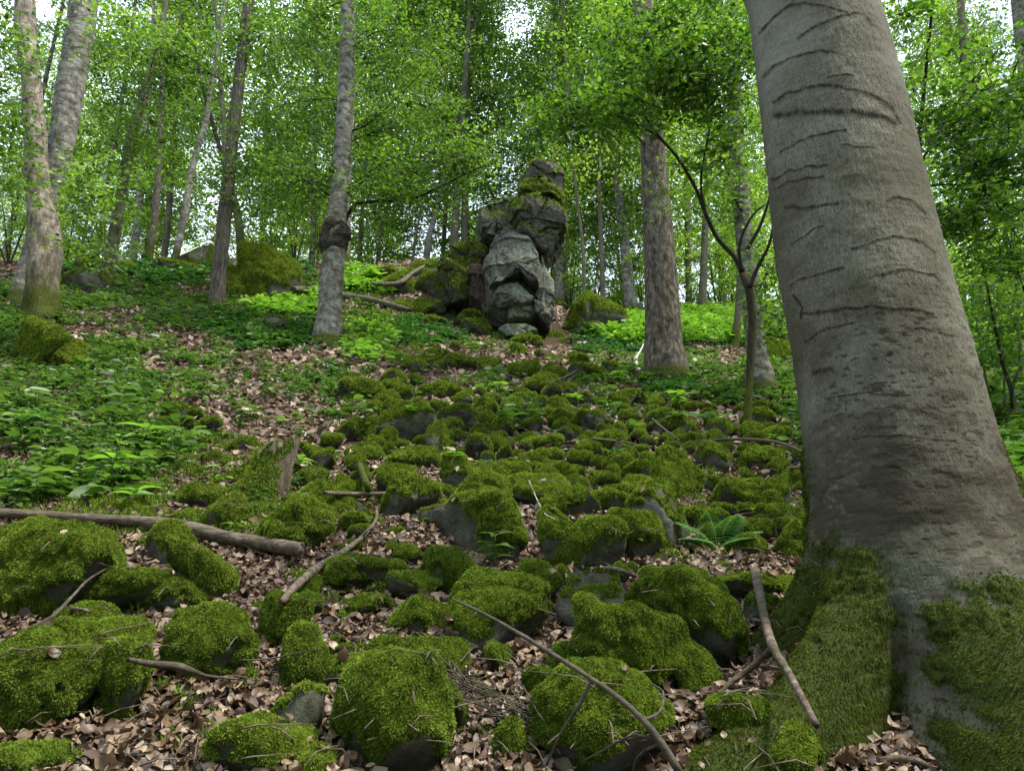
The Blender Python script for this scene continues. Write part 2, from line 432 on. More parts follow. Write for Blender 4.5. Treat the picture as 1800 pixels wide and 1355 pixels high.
class Acc:
    """gathers tubes and faces for ONE object"""
    def __init__(s): s.V, s.F, s.A, s.n = [], [], [], 0
    def add(s, V, Fa, a=None):
        s.V.append(V); s.F.append([f + s.n for f in Fa]); s.A.append(np.zeros(len(V)) if a is None else a); s.n += len(V)
    def tube(s, P, R, sides=8, step=.08, lump=.0, seed=0, att=None, cap=True, st=(1, 1, .4)):
        C, r = catmull(P, R, step)
        T = np.gradient(C, axis=0); T /= np.linalg.norm(T, axis=1, keepdims=True) + 1e-9
        u = np.cross(T, [0.13, 0.97, 0.2]); u /= np.linalg.norm(u, axis=1, keepdims=True) + 1e-9
        v = np.cross(T, u)
        th = np.linspace(0, 2 * math.pi, sides, endpoint=False)
        D = u[:, None] * np.cos(th)[None, :, None] + v[:, None] * np.sin(th)[None, :, None]
        rr = np.repeat(r[:, None], sides, 1)
        if lump:
            q = (C[:, None] + D * r[:, None, None])
            rr = rr * (1 + lump * fbm(q.reshape(-1, 3) * np.array(st) * (1.0 / max(r.max(), .01)) * .9, 4, seed).reshape(rr.shape))
        V = (C[:, None] + D * rr[..., None]).reshape(-1, 3)
        m = len(C); id_ = np.arange(m * sides).reshape(m, sides)
        Q = np.stack([id_[:-1], np.roll(id_[:-1], -1, 1), np.roll(id_[1:], -1, 1), id_[1:]], -1).reshape(-1, 4)
        Fa = [Q]
        if cap:
            V = np.concatenate([V, C[:1], C[-1:]]); a, b = m * sides, m * sides + 1
            Fa.append(np.concatenate([np.stack([np.roll(id_[0], -1), id_[0], np.full(sides, a)], 1), np.stack([id_[-1], np.roll(id_[-1], -1), np.full(sides, b)], 1)]))
        a_ = None if att is None else np.full(len(V), att)
        s.add(V, Fa, a_); return s
    def build(s, name, mat, parent=None, loc=(0, 0, 0), attr='moss', shade=True):
        V = np.concatenate(s.V) - np.array(loc); byk = {}
        for fl in s.F:
            for f in fl: byk.setdefault(f.shape[1], []).append(f)
        me = np_mesh(name, V, [np.concatenate(f) for f in byk.values()], {attr: np.concatenate(s.A)}, shade, [mat])
        return link(name, me, parent, None if parent is not None else loc)

# ------------------------------------------------------------------ rocks and moss
def rock_form(seed, dims, sub=5, planes=12, p=9, rough=1.0, lean=0.0):
    D, T = ico(sub)
    r_ = np.random.default_rng(seed)
    n = r_.normal(size=(planes, 3)); n /= np.linalg.norm(n, axis=1, keepdims=True)
    n = np.concatenate([n, [[.1, .1, 1], [0, 0, -1]]]); d = np.concatenate([r_.uniform(.72, 1.05, planes), [.86, 1.0]])
    dot = np.maximum(D @ n.T, 1e-4) / d
    r = 1.0 / (dot ** p).sum(1) ** (1 / p)
    r = r * (1 + rough * (.13 * fbm(D * 1.3 + seed, 2, seed) + .07 * fbm(D * 3.4 + seed, 3, seed + 5) + .02 * fbm(D * 11, 2, seed + 8)))
    V = D * r[:, None]
    V = V / (V.max(0) - V.min(0)) * np.array(dims)
    zn = V[:, 2] / (np.ptp(V[:, 2]) / 2 + 1e-9)
    q = D * 2.2 + seed * .37
    und = 1 - .42 * np.clip(-zn - .02, 0, 1)
    V[:, 0] *= (1 - .22 * np.clip(zn, 0, 1)) * und; V[:, 1] *= (1 - .26 * np.clip(zn, 0, 1)) * und
    V *= (1 + rough * (.16 * fbm(q, 2, seed + 61) + .05 * np.abs(vnoise(D * 4.5, seed + 62))))[:, None]
    ext = np.ptp(V, axis=0)
    rc = np.random.default_rng(seed + 9)
    for _ in range(5 if p < 10 else 9):          # flat broken faces
        q = rc.normal(size=3); q[2] *= .6; q /= np.linalg.norm(q); s_ = V @ q; d_ = s_.max() * rc.uniform(.70, .93)
        V -= np.outer(np.maximum(s_ - d_, 0) * (.62 if p < 10 else .9), q)
    V = V * (ext / np.ptp(V, axis=0))
    V[:, 0] += (lean + np.random.default_rng(seed + 5).normal() * .10) * V[:, 2]
    V[:, 2] -= (V[:, 2].max() + V[:, 2].min()) / 2
    return V, T

def moss_skin(V, T, amt, seed, thick):
    """a cushion over the faces that look up, and the mask; amt: -1 bare .. 1 all over"""
    N = vnormals(V, T)
    sc = 1.0 / max(1e-3, np.ptp(V[:, 0]))
    m = N[:, 2] * 1.35 - .18 + .85 * fbm(V * sc * 3.1 + seed, 3, seed + 31) + amt
    on = (m[T] > 0).all(1)
    if on.sum() < 4: return None
    used = np.unique(T[on]); mp = -np.ones(len(V), int); mp[used] = np.arange(len(used))
    k = np.clip(m[used] * 2.2, 0, 1)
    border = np.zeros(len(V), bool); border[T[~on].ravel()] = True
    k[border[used]] = 0
    P = V[used]
    lump = .5 + 1.2 * (.5 + .5 * fbm(P * 11, 2, seed + 3)) + .75 * fbm(P * 30, 2, seed + 4)
    SV = P + N[used] * (-.004 + (thick * lump * k ** .6 + .004 * (k > 0)))[:, None]
    return SV, mp[T[on]], k

def blades(SV, ST, n, length, seed, droop=.35, spread=.75, wid=.28, base_c=.5):
    r_ = np.random.default_rng(seed)
    a, b, c = SV[ST[:, 0]], SV[ST[:, 1]], SV[ST[:, 2]]
    cr = np.cross(b - a, c - a); ar = np.linalg.norm(cr, axis=1) + 1e-12
    f = r_.choice(len(ST), n, p=ar / ar.sum())
    u, v = r_.random(n), r_.random(n); s = u + v > 1; u[s] = 1 - u[s]; v[s] = 1 - v[s]
    P = a[f] + u[:, None] * (b - a)[f] + v[:, None] * (c - a)[f]
    nn = cr[f] / ar[f][:, None]
    side = 1 - np.clip(nn[:, 2], 0, 1)
    d = nn + r_.normal(size=(n, 3)) * spread * .6
    d[:, 2] -= droop * side * 1.7
    d /= np.linalg.norm(d, axis=1, keepdims=True)
    L = length * r_.uniform(.55, 1.35, n)
    t = np.cross(d, r_.normal(size=(n, 3))); t /= np.linalg.norm(t, axis=1, keepdims=True) + 1e-9
    w2 = (L * wid)[:, None]
    B = P - nn * (length * .15)
    V = np.stack([B - t * w2, B + t * w2, B + d * L[:, None]], 1).reshape(-1, 3)
    patch = fbm(P * 6 + seed, 3, 77) * .42 + fbm(P * 38, 2, 78) * .55
    col = np.clip(base_c + patch + r_.normal(size=n) * .22, 0, 1)
    C = np.stack([col * .35, col * .35, np.clip(col * 1.12, 0, 1)], 1).ravel()
    return V, np.arange(3 * n).reshape(-1, 3), C

def rock(name, px, py, wpx, hpx, label, cat='rock', amt=.45, seed=None, planes=10, p=9, dep=.85, lean=0., group=None, sink=.20, rough=1.0, thick=None, basec=.5, rz=None, Y=None):
    """a boulder whose visible foot is at photo point (px, py) and that shows wpx by hpx there"""
    seed = int(px * 3 + py * 7) if seed is None else seed
    ft = ground(px, py)
    if Y: ft = at(px, py, Y)
    s = ray(px, py)[2] / F * ft.y
    W = wpx * s * (1.07 if py < 1010 else 1.05); Dp = W * dep
    slope = .40
    Hh = hpx * s * 1.0
    tall = max(Hh * 1.10 - Dp * .12, Hh * .68, .05)     # what is above the ground at the foot
    full = tall / (1 - sink) * 1.02
    sub = 6 if wpx > 150 else (5 if wpx > 48 else 4)
    V, T = rock_form(seed, (W, Dp, full), sub, planes, p + 3, rough, lean)
    cy = ft.y + Dp * .40
    zc = ft.z - full * sink * .9 + full / 2
    cx = ft.x * (cy / ft.y)
    loc = Vector((cx, cy, zc))
    me = np_mesh(name, V, T, {'moss': np.zeros(len(V))}, True, [M['stone']])
    o = link(name, me, None, loc); tag(o, label, cat, group)
    th = thick or min(.028, max(.012, W * .05))
    sk = moss_skin(V, T, amt, seed, th)
    if sk is not None:
        SV, ST, k = sk
        area = np.linalg.norm(np.cross(SV[ST[:, 1]] - SV[ST[:, 0]], SV[ST[:, 2]] - SV[ST[:, 0]]), axis=1).sum() / 2
        L = .0092 * max(1, (ft.y / 3.0)) ** .8
        n = int(min(110000, area * 2.0 / (L * L * .24)))
        BVt, BF, BC = blades(SV, ST, max(n, 60), L, seed + 1, base_c=basec)
        V2 = np.concatenate([SV, BVt]); F2 = np.concatenate([ST, BF + len(SV)])
        me2 = np_mesh('moss', V2, F2, {'c': np.concatenate([np.zeros(len(SV)), BC])}, True, [M['moss_bed'], M['moss']])
        mi = np.zeros(len(F2), dtype=np.int32); mi[len(ST):] = 1
        me2.polygons.foreach_set('material_index', mi)
        link('moss', me2, o)
    if sub > 4: V, T = rock_form(seed, (W, Dp, full), 4, planes, p + 3, rough, lean)
    BV_V.append(V + np.array(loc)); BV_F.append(T)
    return o
# ------------------------------------------------------------------ the boulders one by one
# (foot x, foot y, width, height, moss amount, label, extra)
RK = [
 (60,1100,300,180,.75,'largest cushion of moss at the left edge, in front of the fallen log',dict(p=7,dep=.8)),
 (205,1080,165,85,.6,'low mossy rock tucked against the right foot of the big left edge cushion',{}),
 (305,1085,115,65,.55,'small mossy rock right beside the low rock, under scattered leaves',{}),
 (152,1148,112,78,.6,'mossy stone in front of the big left cushion, a twig lying across its top',{}),
 (60,1300,260,180,.7,'huge shaggy moss mound in the bottom left corner of the photo',dict(p=7)),
 (200,1275,120,125,.65,'rounded mossy shoulder sticking out to the right of the bottom left corner mound',{}),
 (45,1385,190,60,.7,'mossy stone cut off by the bottom left corner of the photo',{}),
 (292,990,92,70,.45,'dark mossy stone just below the fallen log, left part',{}),
 (394,1060,122,102,.8,'round mossy ball of a rock below the thick end of the fallen log',dict(p=6)),
 (360,1212,155,130,.6,'mossy boulder with a grey upper edge and a stick across its foot',{}),
 (240,914,128,40,.75,'flat mossy stone behind the fallen log with a young seedling growing on it',{}),
 (346,898,74,46,.7,'small mossy stone farther behind the log, left of the mossy stump',{}),
 (335,925,72,28,.7,'lowest flat mossy stone touching the back of the fallen log',{}),
 (404,933,70,66,.75,'upright mossy stone behind the log, left of the big round boulder',{}),
 (512,985,168,115,.72,'large round mossy boulder at the broken end of the fallen log',dict(p=6)),
 (548,925,120,78,.75,'mossy boulder half hidden behind the large round one at the end of the log',{}),
 (612,945,70,42,.7,'small mossy lobe of rock to the right of the boulders by the log end',{}),
 (557,862,48,40,.7,'small mossy ball of rock right of the mossy stump',{}),
 (488,1147,88,92,.8,'upright tuft like mossy stone in the open leaf litter',dict(p=6)),
 (530,1226,82,108,.8,'taller mossy stone standing just below the upright tuft like one',dict(p=6)),
 (605,1212,92,52,.1,'low dark stone with thin moss beside the taller upright mossy stone',{}),
 (530,1322,140,100,-.35,'bare smooth grey green rock with a moss tuft on top, near the bottom edge',dict(p=12,basec=.6)),
 (450,1372,165,95,.8,'yellowish shaggy moss clump in front of the bare grey green rock',dict(basec=.72)),
 (560,1375,105,50,.9,'bright green moss cushion cut off by the bottom edge',dict(basec=.7)),
 (688,1360,205,185,.85,'tall domed moss boulder at the bottom centre left of the photo',dict(p=7)),
 (795,1290,42,75,.75,'narrow mossy lump right of the tall domed moss boulder',{}),
 (690,1190,110,62,.75,'long low moss cushion, its left half, with one brown leaf on it',{}),
 (780,1192,115,62,.8,'long low moss cushion, its brighter right half',dict(basec=.6)),
 (622,1042,165,62,.72,'long loaf shaped mossy rock beside the fallen branch',dict(p=8)),
 (718,994,66,34,.85,'small bright mossy loaf in the leaf litter left of the central boulder',{}),
 (792,1046,88,76,.5,'mossy rock with a bare brown side, in front of the central boulder',{}),
 (725,1060,100,52,.3,'flat grey rock partly covered in yellow green moss',dict(p=12,basec=.6)),
 (650,1085,85,36,.5,'low flat mossy slab left of the flat grey rock',{}),
 (735,1126,132,68,.8,'rounded mossy rock in front of the flat grey rock',{}),
 (868,1150,172,135,.28,'angular boulder with mossy top and bare grey front, crossed by the long thin branch tip',dict(p=14,planes=8,basec=.56)),
 (938,1066,92,74,.85,'round moss ball between the central boulder and the angular one',dict(p=6)),
 (1048,1108,145,100,-.5,'bare dark grey knob of rock above the large leaning moss boulder',dict(p=12)),
 (1085,1255,215,180,.62,'large leaning moss boulder with flat green face, centre right foreground',dict(p=11,planes=8,basec=.42)),
 (1055,1385,245,190,.6,'big moss boulder at the bottom edge under the long thin branch',dict(p=8,basec=.56)),
 (935,1238,85,60,.7,'dark mossy stone beside the heap of thin twigs',dict(basec=.4)),
 (1000,1205,80,62,.75,'mossy foot stone left of the large leaning moss boulder',dict(basec=.42)),
 (895,1345,55,62,.7,'narrow mossy rib of rock left of the big bottom edge boulder',dict(basec=.45)),
 (1232,1178,180,165,.55,'large smooth mossy dome left of the forked branch',dict(p=7)),
 (1222,1225,108,82,.6,'mossy stone in front of the large smooth dome',dict(basec=.45)),
 (1205,1065,120,62,.7,'sloping mossy shoulder above the large smooth dome',{}),
 (1310,1062,235,58,.35,'broad flat slab with moss and brown litter, left of the big beech',dict(p=12,dep=.9)),
 (1325,1330,130,90,.85,'mossy rock in the litter between the forked branch legs and the bottom edge',{}),
 (1400,1375,120,80,.6,'mossy rock right beside it, with a bare grey notch, near the bottom edge',{}),
 (1335,1105,95,60,.1,'dark hollow faced stone behind the forked branch',{}),
 (885,1010,215,150,.25,'central boulder, the largest in the scree, with grey face and mossy crown',dict(p=11,planes=8,dep=.9,basec=.47)),
 (838,935,130,105,.6,'mossy peak at the left top of the central boulder',dict(p=11,planes=7,basec=.5)),
 (975,1010,85,110,.45,'steep mossy buttress at the right side of the central boulder',dict(p=10)),
 (720,905,100,74,.15,'stone with mossy cap and dark hollow beneath, left of the central boulder',dict(p=11)),
 (700,925,70,40,-.2,'low dark stone under the mossy capped one',{}),
 (765,930,75,40,-.1,'flat greenish stone between the capped stone and the central boulder',{}),
 (1036,1005,90,90,.55,'mossy stone immediately right of the central boulder',{}),
 (1070,1000,35,75,.6,'thin upright mossy stone wedged right of the central boulder group',{}),
 (1115,985,105,85,.72,'round topped mossy boulder carrying a small seedling',dict(p=7)),
 (1000,915,105,60,.7,'lower end of the long mossy ridge behind the central boulder',{}),
 (940,890,130,62,.55,'middle of the long mossy ridge behind the central boulder',dict(lean=-.3)),
 (860,858,110,50,.6,'upper left end of the long mossy ridge behind the central boulder',{}),
 (806,870,68,72,.3,'dark stone with a mossy rim at the left end of the ridge',dict(p=11)),
 (1060,905,85,45,.75,'mossy cushion at the right end of the long ridge',{}),
 (1145,965,125,115,-.05,'boulder with a bare grey face under two thick moss cushions',dict(p=11,planes=8)),
 (1140,890,95,55,.85,'moss cushion on top of the bare faced boulder',{}),
 (1200,885,110,98,.5,'steep mossy tooth shaped rock right behind the bare faced boulder',dict(p=12,planes=7,basec=.42)),
 (1148,845,60,48,.5,'small mossy lump left of the tooth shaped rock',{}),
 (1255,835,68,55,.1,'round stone with grey face and mossy cap right of the tooth shaped rock',{}),
 (1240,868,42,30,.3,'small stone under the grey faced round stone',{}),
 (1300,900,130,60,.35,'broad mossy rock with dark shaded side',dict(p=10)),
 (1312,862,75,38,.7,'mossy top rock behind the broad dark sided one',{}),
 (1362,945,88,55,-.15,'block with a thin moss rim over a dark hollow, left of the big beech',dict(p=13)),
 (1398,990,82,70,.8,'mossy dome touching the left side of the big beech',{}),
 (1322,985,62,42,.7,'small mossy dome under the fern',{}),
 (1240,935,90,42,.7,'low mossy mound with leaf litter above the fern',{}),
 (1280,915,60,28,.8,'small mossy cushion between the mossy tooth and the broad rock',{}),
 (1395,900,50,24,-.6,'pale grey flat stone left of the big beech trunk',{}),
 (1340,832,85,50,.55,'mossy twin lump below the slender forked tree',{}),
 (1395,860,60,36,.8,'mossy mound at the left edge of the big beech trunk',{}),
 (718,782,105,72,-.05,'dark boulder with a shadowed hollow underneath and a mossy top',dict(p=12,planes=8)),
 (735,735,55,38,.85,'bright moss cushion on the shoulder of the dark boulder',dict(basec=.6)),
 (778,800,48,62,.6,'slim mossy stone leaning on the right side of the dark boulder',{}),
 (785,795,30,20,.7,'tiny mossy knob at the foot of the slim mossy stone',{}),
 (645,712,88,52,.6,'mossy hump left of and above the dark boulder',{}),
 (760,705,85,40,.7,'mossy mound above the dark boulder',{}),
 (655,775,50,40,.75,'mossy ball to the left of the dark boulder',{}),
 (645,810,50,32,.75,'mossy ball below the left side of the dark boulder',{}),
 (735,825,110,42,.75,'wide mossy mound below the dark boulder',{}),
 (640,815,60,30,.8,'flat mossy cushion in front of the standing mossy stick',{}),
 (690,845,70,32,.75,'mossy loaf behind the mossy capped stone',{}),
 (770,880,60,34,.8,'mossy stone between the capped stone and the central boulder top',{}),
 (568,812,62,28,.75,'flat oval mossy stone right of the mossy stump',{}),
 (860,662,48,36,.1,'small square stone with a pale grey side below the rock pinnacle',dict(p=14)),
 (820,650,75,30,.5,'mossy slab just left of the small square stone',{}),
 (1040,668,86,34,.35,'dark flat mossy rock right of centre under the rock pinnacle',dict(basec=.38)),
 (1005,745,36,34,.2,'stone with a bare side in the upper scree',{}),
 (855,757,44,36,.6,'dark round mossy stone in the upper scree',dict(basec=.4)),
 (870,788,36,26,.75,'round mossy button of a stone above the long ridge',{}),
 (960,800,70,36,.7,'wide mossy stone above the long ridge',{}),
 (1198,770,46,40,.6,'pair of mossy stones under the thin fallen branch',{}),
 (640,655,70,18,.5,'low mossy bump left of the litter slope',{}),
 (720,652,50,30,.4,'mossy stone on the litter slope',{}),
 (765,640,50,30,.3,'dark mossy stone on the litter slope, right of its neighbour',{}),
 (40,650,175,118,.35,'big cracked mossy outcrop at the left edge below the pale barked tree',dict(p=13,planes=7,basec=.5)),
 (108,652,95,66,.75,'smooth yellow green mossy boulder next to the left edge outcrop',dict(p=8,basec=.6)),
 (1035,590,118,88,.35,'large mossy boulder right of the rock pinnacle',dict(p=12,planes=7,basec=.55)),
 (1020,588,62,30,.6,'smaller mossy boulder in front of the large one right of the pinnacle',dict(basec=.55)),
 (1095,592,50,24,.5,'low mossy step of rock at the far right of the pinnacle boulders',{}),
 (462,533,120,124,.4,'mossy rock outcrop on the ridge left of the grey beech',dict(p=11,planes=8,basec=.5)),
 (410,530,75,70,.55,'lower left block of the ridge outcrop',dict(p=11,basec=.5)),
 (505,528,60,40,.5,'lower right block of the ridge outcrop',{}),
 (135,512,80,48,.2,'rounded rock below the left end of the ridge',{}),
 (165,485,60,40,.3,'small rock on the left end of the ridge',{}),
 (480,580,70,30,-.6,'dark earthy root plate lump left of the grey beech foot',{}),
 (757,482,72,36,.35,'low mossy crest rock between the leaning stem and the pinnacle shoulder',dict(p=12)),
 (776,528,84,56,.4,'dark mossy rock on the bank left of the pinnacle shoulder',dict(p=12)),
 (742,556,62,36,.3,'small dark rock below the bank left of the pinnacle',dict(p=12)),
 (672,492,60,28,.4,'flat mossy rock on the crest right of the burled beech',dict(p=11)),
 (415,470,80,44,.35,'upper left shoulder of the ridge outcrop',dict(p=12,planes=7)),
 (508,500,84,66,.45,'right hand mossy shoulder of the ridge outcrop',dict(p=12,planes=7)),
 (232,478,90,30,.1,'dark low rock in the bank behind the slim leaning tree',dict(p=12)),
 (330,474,80,24,.2,'dark low rock in the bank left of the rough barked tree',dict(p=12)),
 (705,520,55,48,.5,'mossy outcrop block on the slope left of the pinnacle',{}),
 (712,548,60,28,.5,'lower mossy block on the slope left of the pinnacle',{}),
 (735,490,75,32,.5,'mossy crest block left of the pinnacle',{}),
 (765,575,45,24,.3,'small dark rock left of the foot of the pinnacle',{}),
 (835,590,58,34,.35,'mossy block at the left foot of the pinnacle',dict(p=13)),
 (920,607,44,24,.55,'mossy block at the front foot of the pinnacle',dict(p=14)),
 (945,612,30,22,.45,'square mossy block at the right front foot of the pinnacle',dict(p=14)),
 (1360,640,70,52,.2,'dark mossy rock behind the slim beech, left of the big trunk',{}),
 (1385,632,50,36,.4,'low mossy rock touching the left edge of the big trunk, far behind',{}),
 (1730,690,40,26,.2,'mossy rock behind the saplings right of the big trunk',{}),
 (1785,548,40,28,-.5,'pale rock high up at the right edge of the photo',{}),
]
names_cat = {}
for (px, py, w_, h_, amt, lab, kw) in RK:
    rock('mossy_rock' if amt > -.3 else 'bare_rock', px, py, w_, h_, lab, 'rock', amt, **kw)

# ------------------------------------------------------------------ the scree of smaller stones: a few forms, many copies
PROTO = []
for k in range(9):
    sd = 900 + k * 13
    V, T = rock_form(sd, (1.0, .9 + .02 * k, .72 + .05 * (k % 3)), 4, 9, 7 + (k % 3))
    me = np_mesh('mossy_stone', V, T, {'moss': np.zeros(len(V))}, True, [M['stone']])
    SV, ST, _ = moss_skin(V, T, .45 + .1 * (k % 4), sd, .05)
    BVt, BF, BC = blades(SV, ST, 5200, .055, sd, base_c=.42 + .03 * (k % 4))
    F2 = np.concatenate([ST, BF + len(SV)])
    me2 = np_mesh('moss', np.concatenate([SV, BVt]), F2, {'c': np.concatenate([np.zeros(len(SV)), BC])}, True, [M['moss_bed'], M['moss']])
    mi = np.zeros(len(F2), dtype=np.int32); mi[len(ST):] = 1
    me2.polygons.foreach_set('material_index', mi)
    PROTO.append((me, me2, V, T))
RS = np.random.default_rng(5)
def inpoly(x, y, P):
    c = False; j = len(P) - 1
    for i in range(len(P)):
        if (P[i][1] > y) != (P[j][1] > y) and x < (P[j][0] - P[i][0]) * (y - P[i][1]) / (P[j][1] - P[i][1]) + P[i][0]: c = not c
        j = i
    return c
ZONES = [  # polygon in the photo, how many, size range in metres, label, group
 ([(690,690),(1010,690),(1080,760),(1060,800),(800,800),(600,790)], 88, (.15, .33), 'small moss covered stone packed in the scree behind the central boulders', 'small stones packed behind the central boulders'),
 ([(1010,700),(1400,720),(1415,870),(1240,800),(1070,790)], 58, (.13, .32), 'small mossy stone scattered around the foot of the slender forked tree', 'small stones around the slender forked tree'),
 ([(760,800),(1130,790),(1140,860),(1060,900),(900,830)], 46, (.13, .30), 'small moss cushion stone in the gaps of the long mossy ridge', 'small stones around the long mossy ridge'),
 ([(590,720),(700,780),(700,890),(600,880),(500,830)], 24, (.10, .24), 'small moss topped stone left of the dark boulder in the litter', 'small stones left of the dark boulder'),
 ([(620,610),(980,615),(1100,660),(1020,700),(680,690)], 14, (.2, .42), 'small half buried mossy stone on the litter slope under the rock pinnacle', 'stones on the litter slope under the pinnacle'),
 ([(260,740),(480,740),(480,850),(300,850)], 10, (.15, .3), 'small mossy stone among the herbs behind the mossy stump', 'stones among the herbs on the left'),
 ([(1230,870),(1420,870),(1420,960),(1240,960)], 10, (.12, .24), 'small mossy stone in the gaps left of the big beech', 'stones left of the big beech'),
 ([(250,960),(500,1000),(700,1100),(1000,1150),(900,1300),(560,1230),(300,1150)], 14, (.07, .17), 'little mossy stone half sunk in the foreground leaf litter', 'little stones in the foreground litter'),
 ([(560,900),(780,960),(1180,1000),(1100,1060),(600,1000)], 16, (.06, .13), 'little mossy stone lying in the open leaf litter', 'little stones in the open litter'),
]
taken = []
for (px, py, w_, h_, *_r) in RK:
    gg = ground(px, py); taken.append((gg.x, gg.y + w_ / F * gg.y * .4, w_ / F * gg.y * .5))
for (poly, cnt, (s0, s1), lab, grp) in ZONES:
    px_ = [p[0] for p in poly]; py_ = [p[1] for p in poly]; got = 0; tries = 0; ZO = []
    while got < cnt and tries < 4000:
        tries += 1
        x, y = RS.uniform(min(px_), max(px_)), RS.uniform(min(py_), max(py_))
        if not inpoly(x, y, poly): continue
        gg = ground(x, y)
        if gg is None: continue
        s = RS.uniform(s0, s1) * (RS.random() * .5 + .65)
        if any((gg.x - a) ** 2 + (gg.y - b) ** 2 < ((c + s * .5) * .79) ** 2 for a, b, c in taken): continue
        taken.append((gg.x, gg.y, s * .5)); k = RS.integers(len(PROTO)); me, me2, V, T = PROTO[k]
        o = link('mossy_stone', me, None, (gg.x, gg.y, gg.z + s * .20)); rz = RS.uniform(0, 6.28)
        sc = (s * RS.uniform(.9, 1.25), s, s * RS.uniform(.95, 1.35)); o.scale = sc; tl = RS.normal() * .15; o.rotation_euler = (.25 + tl, RS.normal() * .15, rz)
        link('moss', me2, o); tag(o, lab, 'rock', grp); got += 1
        q = V * np.array(sc); c_, s_ = math.cos(rz), math.sin(rz)
        q = np.stack([q[:, 0] * c_ - q[:, 1] * s_, q[:, 0] * s_ + q[:, 1] * c_, q[:, 2]], 1)
        BV_V.append(q + np.array(o.location)); BV_F.append(T); ZO.append((o, x, y, s))
    for word, key in (('leftmost', lambda q: q[1]), ('rightmost', lambda q: -q[1]), ('lowest', lambda q: -q[2]), ('highest', lambda q: q[2]), ('largest', lambda q: -q[3])):
        if ZO:
            q = min(ZO, key=key); ZO.remove(q); q[0]['label'] = word + ' ' + lab
# ------------------------------------------------------------------ the rock pinnacle, block by block
def poly_radius(poly, phi):
    P = np.array(poly, float); n = len(P); A = P; B = np.roll(P, -1, 0)
    dx, dz = np.cos(phi), np.sin(phi)
    best = np.zeros(len(phi))
    for a, b in zip(A, B):
        e = b - a; den = dx * e[1] - dz * e[0]
        den = np.where(abs(den) < 1e-9, 1e-9, den)
        t = (a[0] * e[1] - a[1] * e[0]) / den; s = (a[0] * dz - a[1] * dx) / den
        ok = (s >= -1e-6) & (s <= 1 + 1e-6) & (t > 0)
        best = np.where(ok, np.maximum(best, t), best)
    # light rounding of the corners
    k = np.ones(5) / 5
    return np.convolve(np.concatenate([best[-2:], best, best[:2]]), k, 'valid')
PIN_Y = 15.2
def Z8(p): return (780 + p[0] / 3.87, 270 + p[1] / 3.87)
pin = root('rock_pinnacle', at(920, 600, PIN_Y), 'tall grey basalt pinnacle with an overhanging head and mossy ledges, standing on the slope', 'rock pinnacle')
